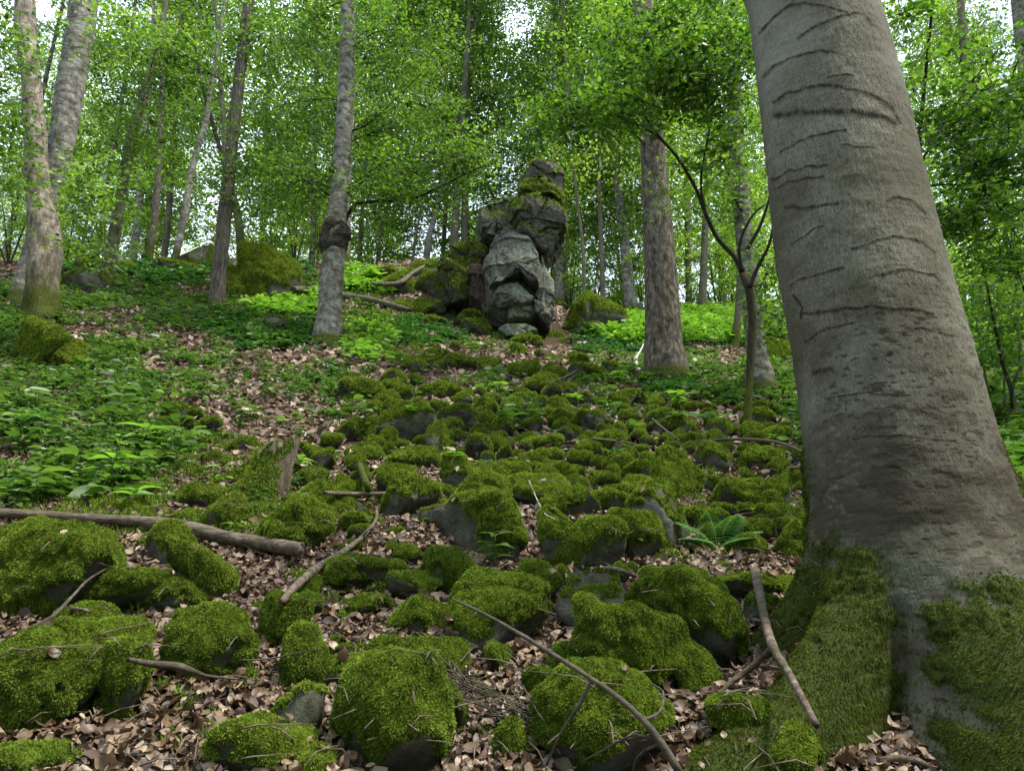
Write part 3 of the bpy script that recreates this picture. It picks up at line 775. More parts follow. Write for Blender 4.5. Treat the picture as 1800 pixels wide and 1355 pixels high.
def block(name, poly, y0, thick, moss=0., lichen=0., rust=0., e=.22, rough=1., seed=1, label=None, tilt=0., front=0.):
    pp = [Z8(p) for p in poly]
    c = np.mean(pp, 0); ctr = at(c[0], c[1], PIN_Y + y0); s = float(ray(c[0], c[1])[2]) / F * (PIN_Y + y0)
    q = [((a - c[0]) * s * .99, -(b - c[1]) * s * 1.07) for a, b in pp]
    nphi, npsi = 220, 110
    phi = np.linspace(0, 2 * math.pi, nphi, endpoint=False); psi = np.linspace(-math.pi / 2, math.pi / 2, npsi)
    R = poly_radius(q, phi)
    PH, PS = np.meshgrid(phi, psi); RR = np.repeat(R[None], npsi, 0)
    ce = np.abs(np.cos(PS)) ** e; se = np.sign(np.sin(PS)) * np.abs(np.sin(PS)) ** .8
    X = RR * np.cos(PH) * ce; Zz = RR * np.sin(PH) * ce; Y = thick * np.sign(np.sin(PS)) * np.abs(np.sin(PS)) ** .55
    Y = Y + tilt * X + front * Zz
    V = np.stack([X, Y, Zz], -1).reshape(-1, 3)
    rc = np.random.default_rng(seed * 17); ext0 = np.ptp(V, axis=0)
    for j_ in range(8):                          # flat fracture faces, the broad front one first
        q_ = rc.normal(size=3); q_[1] = -abs(q_[1]) * .9
        if j_ == 0: q_ = np.array([rc.uniform(-.15, .3), -1, rc.uniform(-.12, .25)])
        q_ /= np.linalg.norm(q_); s_ = V @ q_; d_ = s_.max() * (rc.uniform(.60, .70) if j_ == 0 else rc.uniform(.76, .94))
        V = V - np.outer(np.maximum(s_ - d_, 0) * .93, q_)
    V = V * np.array([e0 / max(1e-6, e1) if k_ != 1 else 1 for k_, (e0, e1) in enumerate(zip(ext0, np.ptp(V, axis=0)))])
    W = V + np.array(ctr)
    # weathering: broad swells, slanting layers, fine relief, sharp cracks
    id_ = np.arange(npsi * nphi).reshape(npsi, nphi)
    Q = np.stack([id_[:-1], id_[1:], np.roll(id_[1:], -1, 1), np.roll(id_[:-1], -1, 1)], -1).reshape(-1, 4)
    T = np.concatenate([Q[:, [0, 1, 2]], Q[:, [0, 2, 3]]])
    N = vnormals(V, T)
    if (N * V).sum() < 0: N = -N; Q = Q[:, ::-1].copy()
    lay = W @ np.array([.35, .2, 1.0])
    cr = fbm(W * 1.5 + 3, 2, 21); crack = np.exp(-(cr / .035) ** 2)
    d = rough * (.03 * fbm(W * .9, 2, seed) + .04 * fbm(W * 2.6, 3, 40) + .028 * np.sign(np.sin(lay * 9 + 3 * fbm(W * 1.2, 2, 8))) * (1 - e) + .025 * fbm(W * 9, 3, 41) - .05 * crack * (rough > .3))
    V2 = V + N * d[:, None]
    N2 = vnormals(V2, np.concatenate([Q[:, [0, 1, 2]], Q[:, [0, 2, 3]]]))
    m = np.clip(moss + .75 * N2[:, 2] - .15, 0, 1)
    loc = np.array(ctr) - np.array(pin.location)
    me = np_mesh(name, V2, Q, {'moss': m, 'lichen': np.full(len(V2), lichen), 'rust': np.full(len(V2), rust)}, True, [M['cliff']])
    o = link(name, me, pin, tuple(loc))
    if label: o['label'] = label
    i2 = id_[::5, ::5]; Q2 = np.stack([i2[:-1], i2[1:], np.roll(i2[1:], -1, 1), np.roll(i2[:-1], -1, 1)], -1).reshape(-1, 4)
    BV_V.append(V2 + np.array(ctr)); BV_F.append(np.concatenate([Q2[:, [0, 1, 2]], Q2[:, [0, 2, 3]]]))
    if moss > .15:
        up = (N2[:, 2] > .25 - moss * .5) & (m + .4 * fbm(W * 3, 2, 12) > .45); T2 = np.concatenate([Q[:, [0, 1, 2]], Q[:, [0, 2, 3]]]); T2 = T2[up[T2].all(1)]
        if len(T2) > 20:
            BVt, BF, BC = blades(V2, T2, 7000, .055, seed, base_c=.50)
            link('moss', np_mesh('moss', BVt, BF, {'c': BC}, True, [M['moss']]), o)
    return o
block('core', [(300,720),(380,600),(470,540),(520,300),(540,200),(640,150),(760,140),(785,330),(790,560),(720,640),(680,800),(715,950),(715,1180),(640,1220),(400,1220),(300,1150),(265,850)], .45, .85, .15, .2, seed=2, rough=.9)
block('base_block', [(370,1190),(500,1172),(605,1178),(640,1250),(510,1275),(385,1265)], -.10, .55, .0, 1., seed=3, label='pale lichen covered block at the foot')
block('lower_block', [(425,1088),(520,1070),(610,1045),(622,1140),(600,1178),(430,1172)], -.05, .6, .0, 1., seed=4)
block('slanted_block', [(322,1000),(420,945),(520,895),(625,1020),(612,1075),(500,1082),(370,1095)], -.06, .7, -.1, 1., seed=5, tilt=.2, label='pale slanted block between two diagonal cracks')
block('dark_foot', [(255,860),(330,900),(600,1000),(640,1190),(560,1260),(400,1240),(300,1200),(262,1080)], .45, .75, .0, .3, seed=6)
block('main_slab', [(268,800),(300,705),(385,615),(500,578),(575,600),(622,680),(655,760),(650,900),(640,990),(600,985),(520,885),(420,935),(330,985),(280,880)], .0, .9, -.1, .9, seed=7, tilt=.18, front=-.06, label='large lichen green main face of the pinnacle')
block('right_slab', [(632,700),(670,735),(702,830),(732,930),(738,1090),(715,1230),(655,1242),(612,1160),(618,1010),(640,860)], .15, .8, .05, .7, seed=8, tilt=.35, label='darker cracked slab on the right side')
block('overhanging_head', [(430,560),(470,450),(560,385),(680,350),(770,400),(808,480),(820,568),(745,640),(700,705),(660,690),(600,620),(500,578)], -.02, 1.0, .5, .05, seed=9, rough=1.4, tilt=.2, label='dark overhanging head of rock jutting to the right')
block('jagged_tooth', [(668,690),(745,640),(755,690),(735,740),(690,795),(668,760)], .3, .4, .0, .1, seed=10, rough=1.3)
block('mossy_neck', [(440,430),(500,330),(560,245),(620,232),(740,262),(805,330),(790,400),(700,380),(580,400),(480,470)], .0, .85, .9, .0, seed=11, rough=1.5, label='moss covered ledges below the top')
block('top_block', [(508,260),(520,180),(600,135),(700,98),(780,108),(805,180),(805,345),(760,340),(720,260),(610,235)], .05, .7, .2, .1, .22, seed=12, rough=1.3, label='reddish brown top block with a moss crest')
block('back_hump', [(232,640),(262,500),(300,430),(400,375),(500,350),(560,420),(520,570),(420,640),(330,720),(250,760)], .9, 1.0, .5, .2, seed=13, rough=1.4)
block('left_shoulder', [(-40,900),(0,800),(60,730),(140,690),(230,650),(300,720),(270,800),(215,1090),(120,1110),(0,1090)], 1.0, 1.0, .85, .0, seed=14, rough=1.4, label='thickly mossed left shoulder')
block('reddish_column', [(180,790),(215,755),(262,765),(285,900),(300,1080),(260,1110),(180,1085)], .25, .45, -.4, .0, 1., seed=15, rough=1.0, label='reddish brown weathered column')
block('left_foot', [(110,1110),(180,1090),(270,1110),(310,1180),(300,1240),(200,1220),(120,1190)], .2, .5, .8, .1, seed=16)
# low cliffs carrying on along the crest to the left of it
# ------------------------------------------------------------------ the big beech on the right
def big_beech():
    rows = np.array([(-420,1352,188),(-200,1388,200),(0,1425,216),(200,1462,244),(330,1482,258),(450,1502,276),(600,1538,292),(760,1572,316),(870,1596,342),(1000,1612,372),(1100,1616,392),(1200,1618,405),(1300,1618,415),(1420,1618,425)], float)
    pys = np.concatenate([np.linspace(1420, 1330, 40), np.linspace(1329, -30, 980), np.linspace(-40, -420, 60)])
    cx = np.interp(pys, rows[:, 0], rows[:, 1]); wd = np.interp(pys, rows[:, 0], rows[:, 2])
    k = np.ones(61) / 61
    cx = np.convolve(np.pad(cx, 30, mode='edge'), k, 'valid'); wd = np.convolve(np.pad(wd, 30, mode='edge'), k, 'valid')
    Yc = 3.02 + (1200 - pys) / 1200 * .18
    a, b, t = ray(cx, pys)
    C = np.stack([a * Yc, Yc, b * Yc], 1); R = wd * t * Yc / (2 * F) * .965
    z0 = gz(C[40, 0], 3.0) + .03
    # angles: dense on the side seen, coarse behind
    th = np.concatenate([np.linspace(-228, -8, 640, endpoint=False), np.linspace(-8, 132, 90, endpoint=False)]) * math.pi / 180
    TH, Z = np.meshgrid(th, C[:, 2]); RR = np.repeat(R[:, None], len(th), 1); h = Z - z0
    def lobe(deg, sig):
        d = (TH - math.radians(deg) + math.pi) % (2 * math.pi) - math.pi
        return np.exp(-(d / sig) ** 2)
    prof = lambda top, pw: np.clip(1 - h / top, 0, 1.45) ** pw
    L1, L2, L3, L4, L5, L6 = lobe(-148, .25), lobe(-196, .28), lobe(-86, .36), lobe(-34, .3), lobe(40, .4), lobe(110, .4)
    f = 1 + .80 * L1 * prof(.62, 2.6) + .62 * L2 * prof(.62, 2.6) + .95 * L3 * prof(.56, 2.3) + .55 * L4 * prof(.8, 2.) + .4 * (L5 + L6) * prof(.7, 2.)
    f -= .18 * lobe(-126, .08) * prof(.26, 1.0)
    f -= .20 * lobe(-174, .09) * prof(.5, 1.3) + .12 * lobe(-55, .12) * prof(.4, 1.)
    f += .02 * np.cos(TH * 3 + Z * 1.3) + .012 * np.cos(TH * 5 - Z * 2)
    P0 = np.stack([C[:, 0][:, None] + RR * f * np.cos(TH), C[:, 1][:, None] + RR * f * np.sin(TH), Z], -1)
    Q = P0.reshape(-1, 3)
    rel = np.stack([np.cos(TH) * .36, np.sin(TH) * .36, Z], -1).reshape(-1, 3)       # bark coordinates
    n_lo = fbm(rel * 2.2, 3, 71); n_md = fbm(rel * np.array([9, 9, 16]), 3, 72); n_hi = fbm(rel * np.array([60, 60, 30]), 2, 73)
    n_sp = fbm(rel * np.array([30, 30, 75]), 2, 74, .6) * 1.5; n_sp2 = fbm(rel * np.array([16, 16, 40]), 3, 75, .6) * 1.6; n_zone = fbm(rel * np.array([3, 3, 4]), 3, 76)
    # growth scars of the bark, where the tree has them
    sx, sy, _ = proj(Q)
    front = (np.sin(TH + .45) < .4).ravel()
    SC = [([(1337,57),(1360,30),(1387,12),(1413,7),(1453,13),(1490,22)],3.2),([(1403,68),(1433,48),(1467,33),(1500,23),(1520,27),(1533,44)],3.2),
      ([(1342,135),(1360,117),(1387,103),(1407,97),(1440,90),(1473,94)],3.4),([(1360,180),(1387,163),(1417,155),(1453,151),(1487,155),(1520,162),(1547,175),(1567,190),(1583,215)],4.0),
      ([(1363,203),(1400,198),(1433,198),(1467,195),(1500,197),(1547,204),(1573,216)],7.5),([(1373,267),(1400,250),(1433,238),(1487,228)],2.8),([(1357,317),(1387,300),(1427,293),(1453,290)],2.8),
      ([(1360,333),(1387,320),(1417,315),(1447,310)],2.4),([(1380,363),(1413,366),(1473,358)],3.4),([(1560,353),(1580,345),(1603,353),(1627,375)],3.4),([(1497,437),(1533,427),(1570,415),(1600,417),(1623,427),(1643,445)],3.6),
      ([(1390,500),(1417,488),(1453,478),(1483,472)],3.0),([(1550,482),(1593,473),(1643,483),(1655,500)],3.0),([(1407,553),(1467,545),(1533,539),(1600,543),(1640,552)],3.4),([(1415,600),(1453,577),(1500,567)],2.2),
      ([(1583,585),(1620,577),(1673,590)],2.8),([(1393,430),(1430,403),(1447,398)],2.2),([(1455,135),(1480,133),(1500,131)],2.2),([(1480,255),(1530,258),(1545,262)],2.2),([(1395,520),(1410,540),(1408,560)],3),
      ([(1430,655),(1445,652),(1460,650)],5),([(1500,770),(1580,765),(1680,775)],2.0),([(1450,700),(1520,690),(1600,695)],1.8)]
    scar = np.zeros(len(Q))
    wob = 2.6 * vnoise(rel * 26, 80)
    for pts, th_ in SC:
        pts = np.array(pts, float)
        best = np.full(len(Q), 1e9)
        lo, hi = pts.min(0) - 25, pts.max(0) + 25
        s = np.nonzero(front & (sx > lo[0]) & (sx < hi[0]) & (sy > lo[1]) & (sy < hi[1]))[0]
        p = np.stack([sx[s], sy[s] + wob[s]], 1); bd = best[s]
        for A, B in zip(pts[:-1], pts[1:]):
            e = B - A; u = np.clip(((p - A) @ e) / (e @ e), 0, 1)
            bd = np.minimum(bd, np.linalg.norm(p - A - u[:, None] * e, axis=1))
        scar[s] = np.maximum(scar[s], np.exp(-(bd / (th_ * .85)) ** 2) * (.75 + .5 * n_hi[s]))
    # the same kind of scars round the back
    bk = np.exp(-((((Z.ravel() + .10 * np.sin(TH.ravel() * 2)) * 3.1) % 1 - .5) / .03) ** 2) * (~front)
    scar = np.clip(np.maximum(scar, bk * .7), 0, 1)
    hh = h.ravel(); L = lambda x: x.ravel()
    zone = smooth(1.30, .80, hh + .42 * n_zone) * smooth(-.1, .25, hh + .2 * n_zone) 
    speck = smooth(.50, .62, n_sp) * smooth(1.85, .9, hh + .5 * n_zone) + smooth(.55, .66, n_sp2) * smooth(1.6, .8, hh + .5 * n_zone)
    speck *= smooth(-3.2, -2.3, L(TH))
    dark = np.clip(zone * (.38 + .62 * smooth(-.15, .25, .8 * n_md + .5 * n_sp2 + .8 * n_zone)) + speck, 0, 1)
    dark = np.maximum(dark, .45 * smooth(-2.8, -3.4, L(TH)) * smooth(.3, .9, hh + .3*n_zone))  # shade of the trunk's left side, put into the bark colour
    pale = smooth(.6, 1.3, hh) * smooth(-.2, .5, n_lo)
    lich = smooth(.0, .35, n_md + .5 * n_lo) * smooth(.62, .40, hh + .15 * n_zone) * smooth(-.1, .1, hh) * np.clip(L(lobe(-118, .34) + lobe(-62, .3)), 0, 1) * .9
    def mlobe(deg, sig):
        d = (TH.ravel() + .22 * n_md + .14 * n_lo - math.radians(deg) + math.pi) % (2 * math.pi) - math.pi
        return np.exp(-(d / sig) ** 2)
    m1 = np.clip(mlobe(-149, .34) * 1.6 + L(L2) * 1.4 + .9 * L(lobe(-172, .3)), 0, 1.2) * smooth(.66, .36, hh + .25 * n_zone)
    m3 = np.clip(mlobe(-82, .50) * 2.2 + L(L4), 0, 1.3) * smooth(.36, .18, hh + .16 * n_zone + .10 * np.abs(L(TH) + 1.5))
    edge = smooth(-3.15, -3.6, L(TH)) * smooth(1.1, .7, hh + .3 * n_zone) * .8
    redge = L(lobe(-30, .22)) * smooth(1.0, .5, hh + .3 * n_zone)
    moss = np.clip(np.maximum.reduce([m1, m3, edge, redge]) * (.8 + .3 * n_md + .5 * n_hi) + .22 * n_md + .15 * n_lo, 0, 1)
    dr = .004 * n_md + .0015 * n_hi + scar * .0016 - .0012 * speck + .018 * smooth(.35, .9, moss) * (.3 + 1.4 * (.5 + .5 * fbm(rel * np.array([17, 17, 15]), 3, 81)))
    D = np.stack([np.cos(TH), np.sin(TH), TH * 0 + .15], -1).reshape(-1, 3)
    V = Q + D * dr[:, None]
    V[:, 2] += .0
    nz, nt = TH.shape; id_ = np.arange(nz * nt).reshape(nz, nt)
    Fq = np.stack([id_[:-1], np.roll(id_[:-1], -1, 1), np.roll(id_[1:], -1, 1), id_[1:]], -1).reshape(-1, 4)
    base = Vector((float(C[60, 0]), 3.02, z0))
    t = root('beech_tree', base, 'huge smooth grey beech trunk leaning left in the right foreground, with mossy root flares', 'tree')
    me = np_mesh('trunk', V - np.array(base), Fq, {'scar': scar, 'dark': dark, 'pale': pale, 'lichen': lich, 'moss': moss}, True, [M['beech_big']])
    link('trunk', me, t)
    T = np.concatenate([Fq[:, [0, 1, 2]], Fq[:, [0, 2, 3]]])
    on = (moss[T].mean(1) > np.random.default_rng(4).uniform(.12, .72, len(T)) ** 1.0) & (V[T[:, 0], 2] > -1.2)
    B1, B2, B3 = blades(V, T[on], 170000, .0105, 5, droop=.9, spread=.6, wid=.2, base_c=.40)
    link('moss', np_mesh('moss', B1 - np.array(base), B2, {'c': B3}, True, [M['moss_bark']]), t)
    i2 = id_[::8, ::8]; q2 = np.stack([i2[:-1], np.roll(i2[:-1], -1, 1), np.roll(i2[1:], -1, 1), i2[1:]], -1).reshape(-1, 4)
    BV_V.append(V); BV_F.append(np.concatenate([q2[:, [0, 1, 2]], q2[:, [0, 2, 3]]]))
    return t
BIG = big_beech()

# ------------------------------------------------------------------ foliage
GAPS = [(372,392,42,55,.95),(325,272,34,22,.9),(335,300,25,30,.7),(405,190,36,60,.75),(890,65,40,55,.9),(893,238,30,0,0),(870,95,55,30,.7),(680,455,60,30,.75),(740,400,50,30,.6),
        (300,30,50,40,.5),(1140,45,40,30,.5),(1700,60,60,40,.6),(1640,145,40,40,.5),(400,150,60,90,.45),(840,160,120,70,.35),(640,440,50,40,.5),(1475,0,0,0,0),(1700,110,80,60,.4),(780,250,90,60,.3),(500,20,60,20,.5),(700,160,50,50,.4),(820,430,40,40,.5),(1220,480,30,50,.5)]
def gap_keep(P, r_):
    x, y, _ = proj(P); keep = np.ones(len(P), bool)
    for gx_, gy_, rx, ry, pr in GAPS:
        if rx == 0 or ry == 0: continue
        q = ((x - gx_) / rx) ** 2 + ((y - gy_) / ry) ** 2
        keep &= ~((q < 1) & (r_.random(len(P)) < pr))
    return keep

def foliage(clusters, size, seed, flat=.35, tilt=.5, per=42, srad=.45, gaps=True, six=False, aspect=.62):
    """clusters: (centre, radii, count). Horizontal sprays of leaves. returns V, F, c and the spray centres"""
    r_ = np.random.default_rng(seed); SCn, SN, CN = [], [], []
    for c, r, n in clusters:
        ns = max(1, int(n / per))
        d = r_.normal(size=(ns, 3)); d /= np.linalg.norm(d, axis=1, keepdims=True); d *= r_.random((ns, 1)) ** .45
        SCn.append(np.array(c) + d * np.array(r)); CN.append(np.full(ns, r_.normal() * .15))
    S = np.concatenate(SCn); CN = np.concatenate(CN)
    if gaps:
        k = gap_keep(S, r_); S, CN = S[k], CN[k]
    ns = len(S)
    N = r_.normal(size=(ns, 3)) * flat; N[:, 2] += 1; N /= np.linalg.norm(N, axis=1, keepdims=True)
    U = np.cross(N, r_.normal(size=(ns, 3))); U /= np.linalg.norm(U, axis=1, keepdims=True); W = np.cross(N, U)
    rad = srad * r_.uniform(.6, 1.4, ns)
    sc = CN + r_.normal(size=ns) * .20
    i = np.repeat(np.arange(ns), per); n = len(i)
    # a spray is longer than wide
    along = r_.uniform(-1, 1, n); acr = r_.normal(size=n) * .38 * (1 - .45 * abs(along))
    P = S[i] + U[i] * (along * rad[i])[:, None] + W[i] * (acr * rad[i])[:, None] + N[i] * (r_.normal(size=n) * .05 * rad[i] - .12 * rad[i] * along ** 2)[:, None]
    ax = U[i] * (.6 + .3 * r_.normal(size=n))[:, None] + W[i] * (np.sign(acr) * .9)[:, None] + r_.normal(size=(n, 3)) * .25
    ax[:, 2] -= .15
    ax /= np.linalg.norm(ax, axis=1, keepdims=True)
    nn = N[i] + r_.normal(size=(n, 3)) * tilt
    sd = np.cross(nn, ax); sd /= np.linalg.norm(sd, axis=1, keepdims=True) + 1e-9
    nn = np.cross(ax, sd)
    L = (size * r_.uniform(.65, 1.25, n))[:, None]; Wd = L * aspect * .5
    c = np.clip(.5 + sc[i] + r_.normal(size=n) * .14, 0, 1)
    up = nn * L * r_.uniform(-.02, .16, (n, 1))
    if six:
        vs = [P, P + ax * L * .28 - sd * Wd * .86 + up * .8, P + ax * L * .66 - sd * Wd * .78 + up * .7, P + ax * L - nn * L * .08, P + ax * L * .66 + sd * Wd * .78 + up * .7, P + ax * L * .28 + sd * Wd * .86 + up * .8]
        V = np.stack(vs, 1).reshape(-1, 3); b = np.arange(n)[:, None] * 6
        Fa = np.concatenate([b + [0, 1, 2, 3], b + [0, 3, 4, 5]]); cc = np.repeat(c, 6)
    else:
        vs = [P, P + ax * L * .45 - sd * Wd + up, P + ax * L - nn * L * .06, P + ax * L * .45 + sd * Wd + up]
        V = np.stack(vs, 1).reshape(-1, 3); b = np.arange(n)[:, None] * 4
        Fa = b + [0, 1, 2, 3]; cc = np.repeat(c, 4)
    return V, Fa, cc, S, U, rad

def pxc(px, py, Y, rx, ry, n, dz=1.0):
    """a foliage cluster seen round photo point (px, py), rx by ry, Y metres ahead"""
    c = at(px, py, Y); s = float(ray(px, py)[2]) * Y / F
    return (np.array(c), np.array([rx * s, dz * max(rx, ry) * s, ry * s]), n)

def moss_by_height(acc, z0, hgt=.35, amt=1.0, side=0.0):
    V = np.concatenate(acc.V)
    acc.A = [np.clip(amt * np.exp(-np.clip(V[:, 2] - z0, 0, 50) / hgt) + side, 0, 1)]
    acc.V = [V]
    acc.F = [[f for fl in acc.F for f in fl]]

def tree(name, label, pts, bark, Yb=None, Yt=None, clusters=(), leaf='leaf_mid', size=.075, flare=1.5, limbs=True, ext=6.0, group=None, seed=1, lump=.10, sides=20, extra=(), per=42, srad=.45, six=False, mossh=.35, twigs=False, side=0., share=None, knobs=()):
    """pts: (photo x, photo y, width) from the foot up"""
    g0 = ground(pts[0][0], pts[0][1]) if Yb is None else None
    Y0 = g0.y if g0 is not None else Yb
    Yt = Y0 if Yt is None else Yt
    n = len(pts); P, R = [], []
    for i, (x, y, w_) in enumerate(pts):
        Yi = Y0 + (Yt - Y0) * i / max(1, n - 1)
        P.append(at(x, y, Yi)); R.append(msize(w_, x, y, Yi) / 2)
    base = P[0].copy(); base.z = gz(base.x, base.y)
    d = (P[-1] - P[-2]).normalized()
    if ext: P.append(P[-1] + d * ext * .5); R.append(R[-1] * .7); P.append(P[-1] + d * ext * .5); R.append(R[-1] * .45)
    # a flared foot that goes into the ground
    d0 = (P[1] - P[0]).normalized()
    foot, fr = [base - d0 * .35, base + Vector((0, 0, .02)), base + d0 * .10, base + d0 * .28], [R[0] * flare * 1.25, R[0] * flare * 1.05, R[0] * (1 + (flare - 1) * .6), R[0] * (1 + (flare - 1) * .2)]
    P = foot + [p for p in P[1:]]; R = fr + R[1:]
    t = root(name, base, label, 'tree', group)
    a = Acc(); a.tube([p - base for p in P], R, sides, .06 if sides > 14 else .25, lump, seed)
    if flare > 1.3:
        r_ = np.random.default_rng(seed)
        for k in range(5):
            an = k * 1.257 + r_.uniform(-.3, .3); rr = R[1]; ln = rr * r_.uniform(1.1, 1.6)
            e = Vector((math.cos(an) * ln, math.sin(an) * ln, 0)); gzx = gz(base.x + e.x, base.y + e.y) - base.z
            a.tube([Vector((math.cos(an) * rr * .45, math.sin(an) * rr * .45, rr * 1.6)), Vector((math.cos(an) * rr * .9, math.sin(an) * rr * .9, rr * .5 + gzx * .3)), Vector((e.x, e.y, gzx - .01)), Vector((e.x * 1.35, e.y * 1.35, gzx * 1.3 - .12))], [rr * .34, rr * .32, rr * .2, rr * .08], 8, .06, .2, seed + k)
    for (x, y, w_, off) in knobs:
        j = min(range(len(pts)), key=lambda q: abs(pts[q][1] - y)); c = at(x, y, Y0 + (Yt - Y0) * j / max(1, n - 1)) - base; r = msize(w_, x, y, Y0) / 2
        kb = Acc(); kb.tube([c - Vector((0, 0, r * 1.5)), c - Vector((0, 0, r * .8)), c - Vector((r * .08, 0, 0)), c + Vector((0, 0, r * .7)), c + Vector((0, 0, r * 1.3))], [r * .5, r * .82, r * .98, r * .86, r * .5], 36, .015, .55, seed + 9, st=(1, 1, 1)); kb.build('burl', M['burl'], t)
    moss_by_height(a, base.z - base.z, mossh, 1.0, side)
    a.build('trunk', M[bark], t)
    axis_ = [p - base for p in P]
    if extra or (clusters and limbs):
        b = Acc(); r_ = np.random.default_rng(seed + 3)
        for path in extra:
            b = Acc()
            pp = [at(x, y, Yq) - base for (x, y, _w, Yq) in path]; rr = [msize(w_, x, y, Yq) / 2 for (x, y, w_, Yq) in path]
            b.tube(pp, rr, 7, .05, .12, seed); b.build('branch', M['bark_dark'], t)
        b = Acc()
        if clusters and limbs:
            for (c, r, _n) in clusters:
                c = Vector(c.tolist()) - base
                q = min(axis_, key=lambda p: (p - (c - Vector((0, 0, .25 * abs(c.x))))).length + (100 if p.z > c.z + .5 else 0))
                mid = (q + c) / 2 + Vector((r_.normal() * .12, r_.normal() * .12, .12 * (c - q).length))
                ln = (c - q).length; rb = min(.028, .007 + .007 * ln); b = Acc()
                b.tube([q, q * .7 + mid * .3 + Vector((0, 0, .03)), mid, c], [rb, rb * .8, rb * .55, rb * .25], 5, .12, .1, seed)
                for k in range(5):
                    e = c + Vector([r_.normal() * r[0] * .6, r_.normal() * r[1] * .6, r_.normal() * r[2] * .4])
                    b.tube([mid, (mid + e) / 2 + Vector((0, 0, .05)), e], [rb * .45, rb * .3, rb * .12], 4, .15, 0, seed)
                b.build('limb', M['bark_dark'], t)
    if share is not None:
        o = link('crown', share[0], t); o.location = share[1] - base if isinstance(share[1], Vector) else share[1]; o.rotation_euler = (0, 0, share[2]); o.scale = share[3]
    if clusters:
        V, Fa, c, S, U, rad = foliage([(c_, r * 1.1, n_ * 1.3) for (c_, r, n_) in clusters], size, seed, gaps=True, per=per, srad=srad, six=six); V = V - np.array(base); S = S - np.array(base)
        link('crown', np_mesh('crown', V, Fa, {'c': c}, False, [M[leaf]]), t)
        if twigs:
            b = Acc()
            for s_, u_, rd in zip(S, U, rad):
                s_, u_ = Vector(s_.tolist()), Vector(u_.tolist())
                b.tube([s_ - u_ * rd, s_ + Vector((0, 0, .02)), s_ + u_ * rd * .9], [.004, .003, .001], 3, .3, 0, 1, cap=False)
            b.build('twigs', M['bark_dark'], t)
    return t

# forms of distant crowns, shared by many trees (leaves gathered in sprays through a tall volume)
def crown_form(seed, hgt, rad, n, size, mat, low=.0):
    r_ = np.random.default_rng(seed); cl = []
    for k in range(26):
        z = low + (hgt - low) * (k + .5) / 26; q = 1 - .45 * abs(z / hgt - .45)
        an = r_.uniform(0, 6.28); rr = rad * q * r_.uniform(.15, .75)
        cl.append((np.array([math.cos(an) * rr, math.sin(an) * rr, z]), np.array([rad * .52 * q, rad * .52 * q, hgt * .05]), n / 26))
    V, Fa, c, *_ = foliage(cl, size, seed, gaps=False, per=100, srad=1.0 * min(1, hgt / 9), flat=.45, tilt=.5)
    return np_mesh('crown', V, Fa, {'c': c}, False, [M[mat]])
CROWN = [crown_form(40 + k, 20, 3.4, 20000, .135, 'leaf_far' if k % 3 else 'leaf_mid', .6) for k in range(5)]
SHRUB = [crown_form(60 + k, 3.4, 1.5, 4200, .085, 'leaf_far', .0) for k in range(3)]
SMALLC = [crown_form(70 + k, 10, 2.2, 9000, .10, 'leaf_mid' if k else 'leaf_dark', .5) for k in range(2)]
# ------------------------------------------------------------------ the trees one by one
tree('plane_tree', 'knobbly tree with flaking pale bark at the left edge, above the mossy outcrop', [(70,562,58),(73,500,50),(77,420,52),(66,330,42),(62,240,36),(57,180,34),(52,110,33),(45,40,34),(44,-20,32)], 'bark_plane',
     clusters=[pxc(0,80,9.3,40,70,700),pxc(0,300,9.3,32,100,900),pxc(180,330,9.6,60,50,700),pxc(200,60,9.4,50,60,500),pxc(0,190,9.2,34,70,500),pxc(150,440,9.8,45,30,260),pxc(70,300,9.4,30,20,60)], leaf='leaf_mid', size=.075, flare=1.2, seed=3, lump=.30, sides=40, mossh=.5, side=.12, limbs=False, twigs=True)
tree('beech_tree', 'smooth grey beech leaning right behind the flaking pale barked tree', [(30,535,30),(52,450,28),(85,345,32),(108,250,42),(122,160,46),(140,60,46),(148,-10,46)], 'bark_beech', seed=4, flare=1.2, lump=.05, side=-.1)
tree('young_tree', 'slim leaning tree on the ridge just right of the smooth leaning beech', [(187,505,22),(200,420,20),(217,320,19),(232,240,17),(255,160,14),(275,90,12),(292,0,9)], 'bark_far', seed=5, flare=1.25, lump=.06, mossh=.6,
     clusters=[pxc(230,120,14,100,60,1500),pxc(180,230,14,90,60,1300),pxc(260,260,15,90,40,1000),pxc(300,60,14,90,60,1300),pxc(150,400,15,60,30,450)], size=.08)
tree('oak_tree', 'dark trunked slender tree on the ridge, leftmost of the two above the rooty bank', [(262,452,13),(272,380,12),(280,280,11),(284,180,10),(288,60,8)], 'bark_rough', seed=6, flare=1.2, clusters=[pxc(300,160,19,90,70,1100),pxc(220,330,19,80,50,900)], size=.09, side=.2)
tree('oak_tree', 'bent thin tree on the ridge leaning right against the bright sky gap', [(308,448,12),(320,400,12),(332,330,12),(345,270,11),(362,215,9),(372,150,8)], 'bark_beech', seed=7, flare=1.2, clusters=[pxc(350,230,20,60,40,500)], size=.09)
tree('oak_tree', 'rough barked tree leaning slightly right, between the ridge trees and the mossy outcrop', [(380,543,27),(386,470,25),(395,380,24),(405,280,21),(417,170,20),(428,80,19),(438,0,18)], 'bark_rough', seed=8, flare=1.2, lump=.05, mossh=.15,
     clusters=[pxc(480,130,14.5,110,80,2600),pxc(330,120,14,90,60,1000),pxc(470,270,14,100,60,2200),pxc(390,340,14,60,30,450),pxc(450,40,14,100,50,1500)], size=.085)
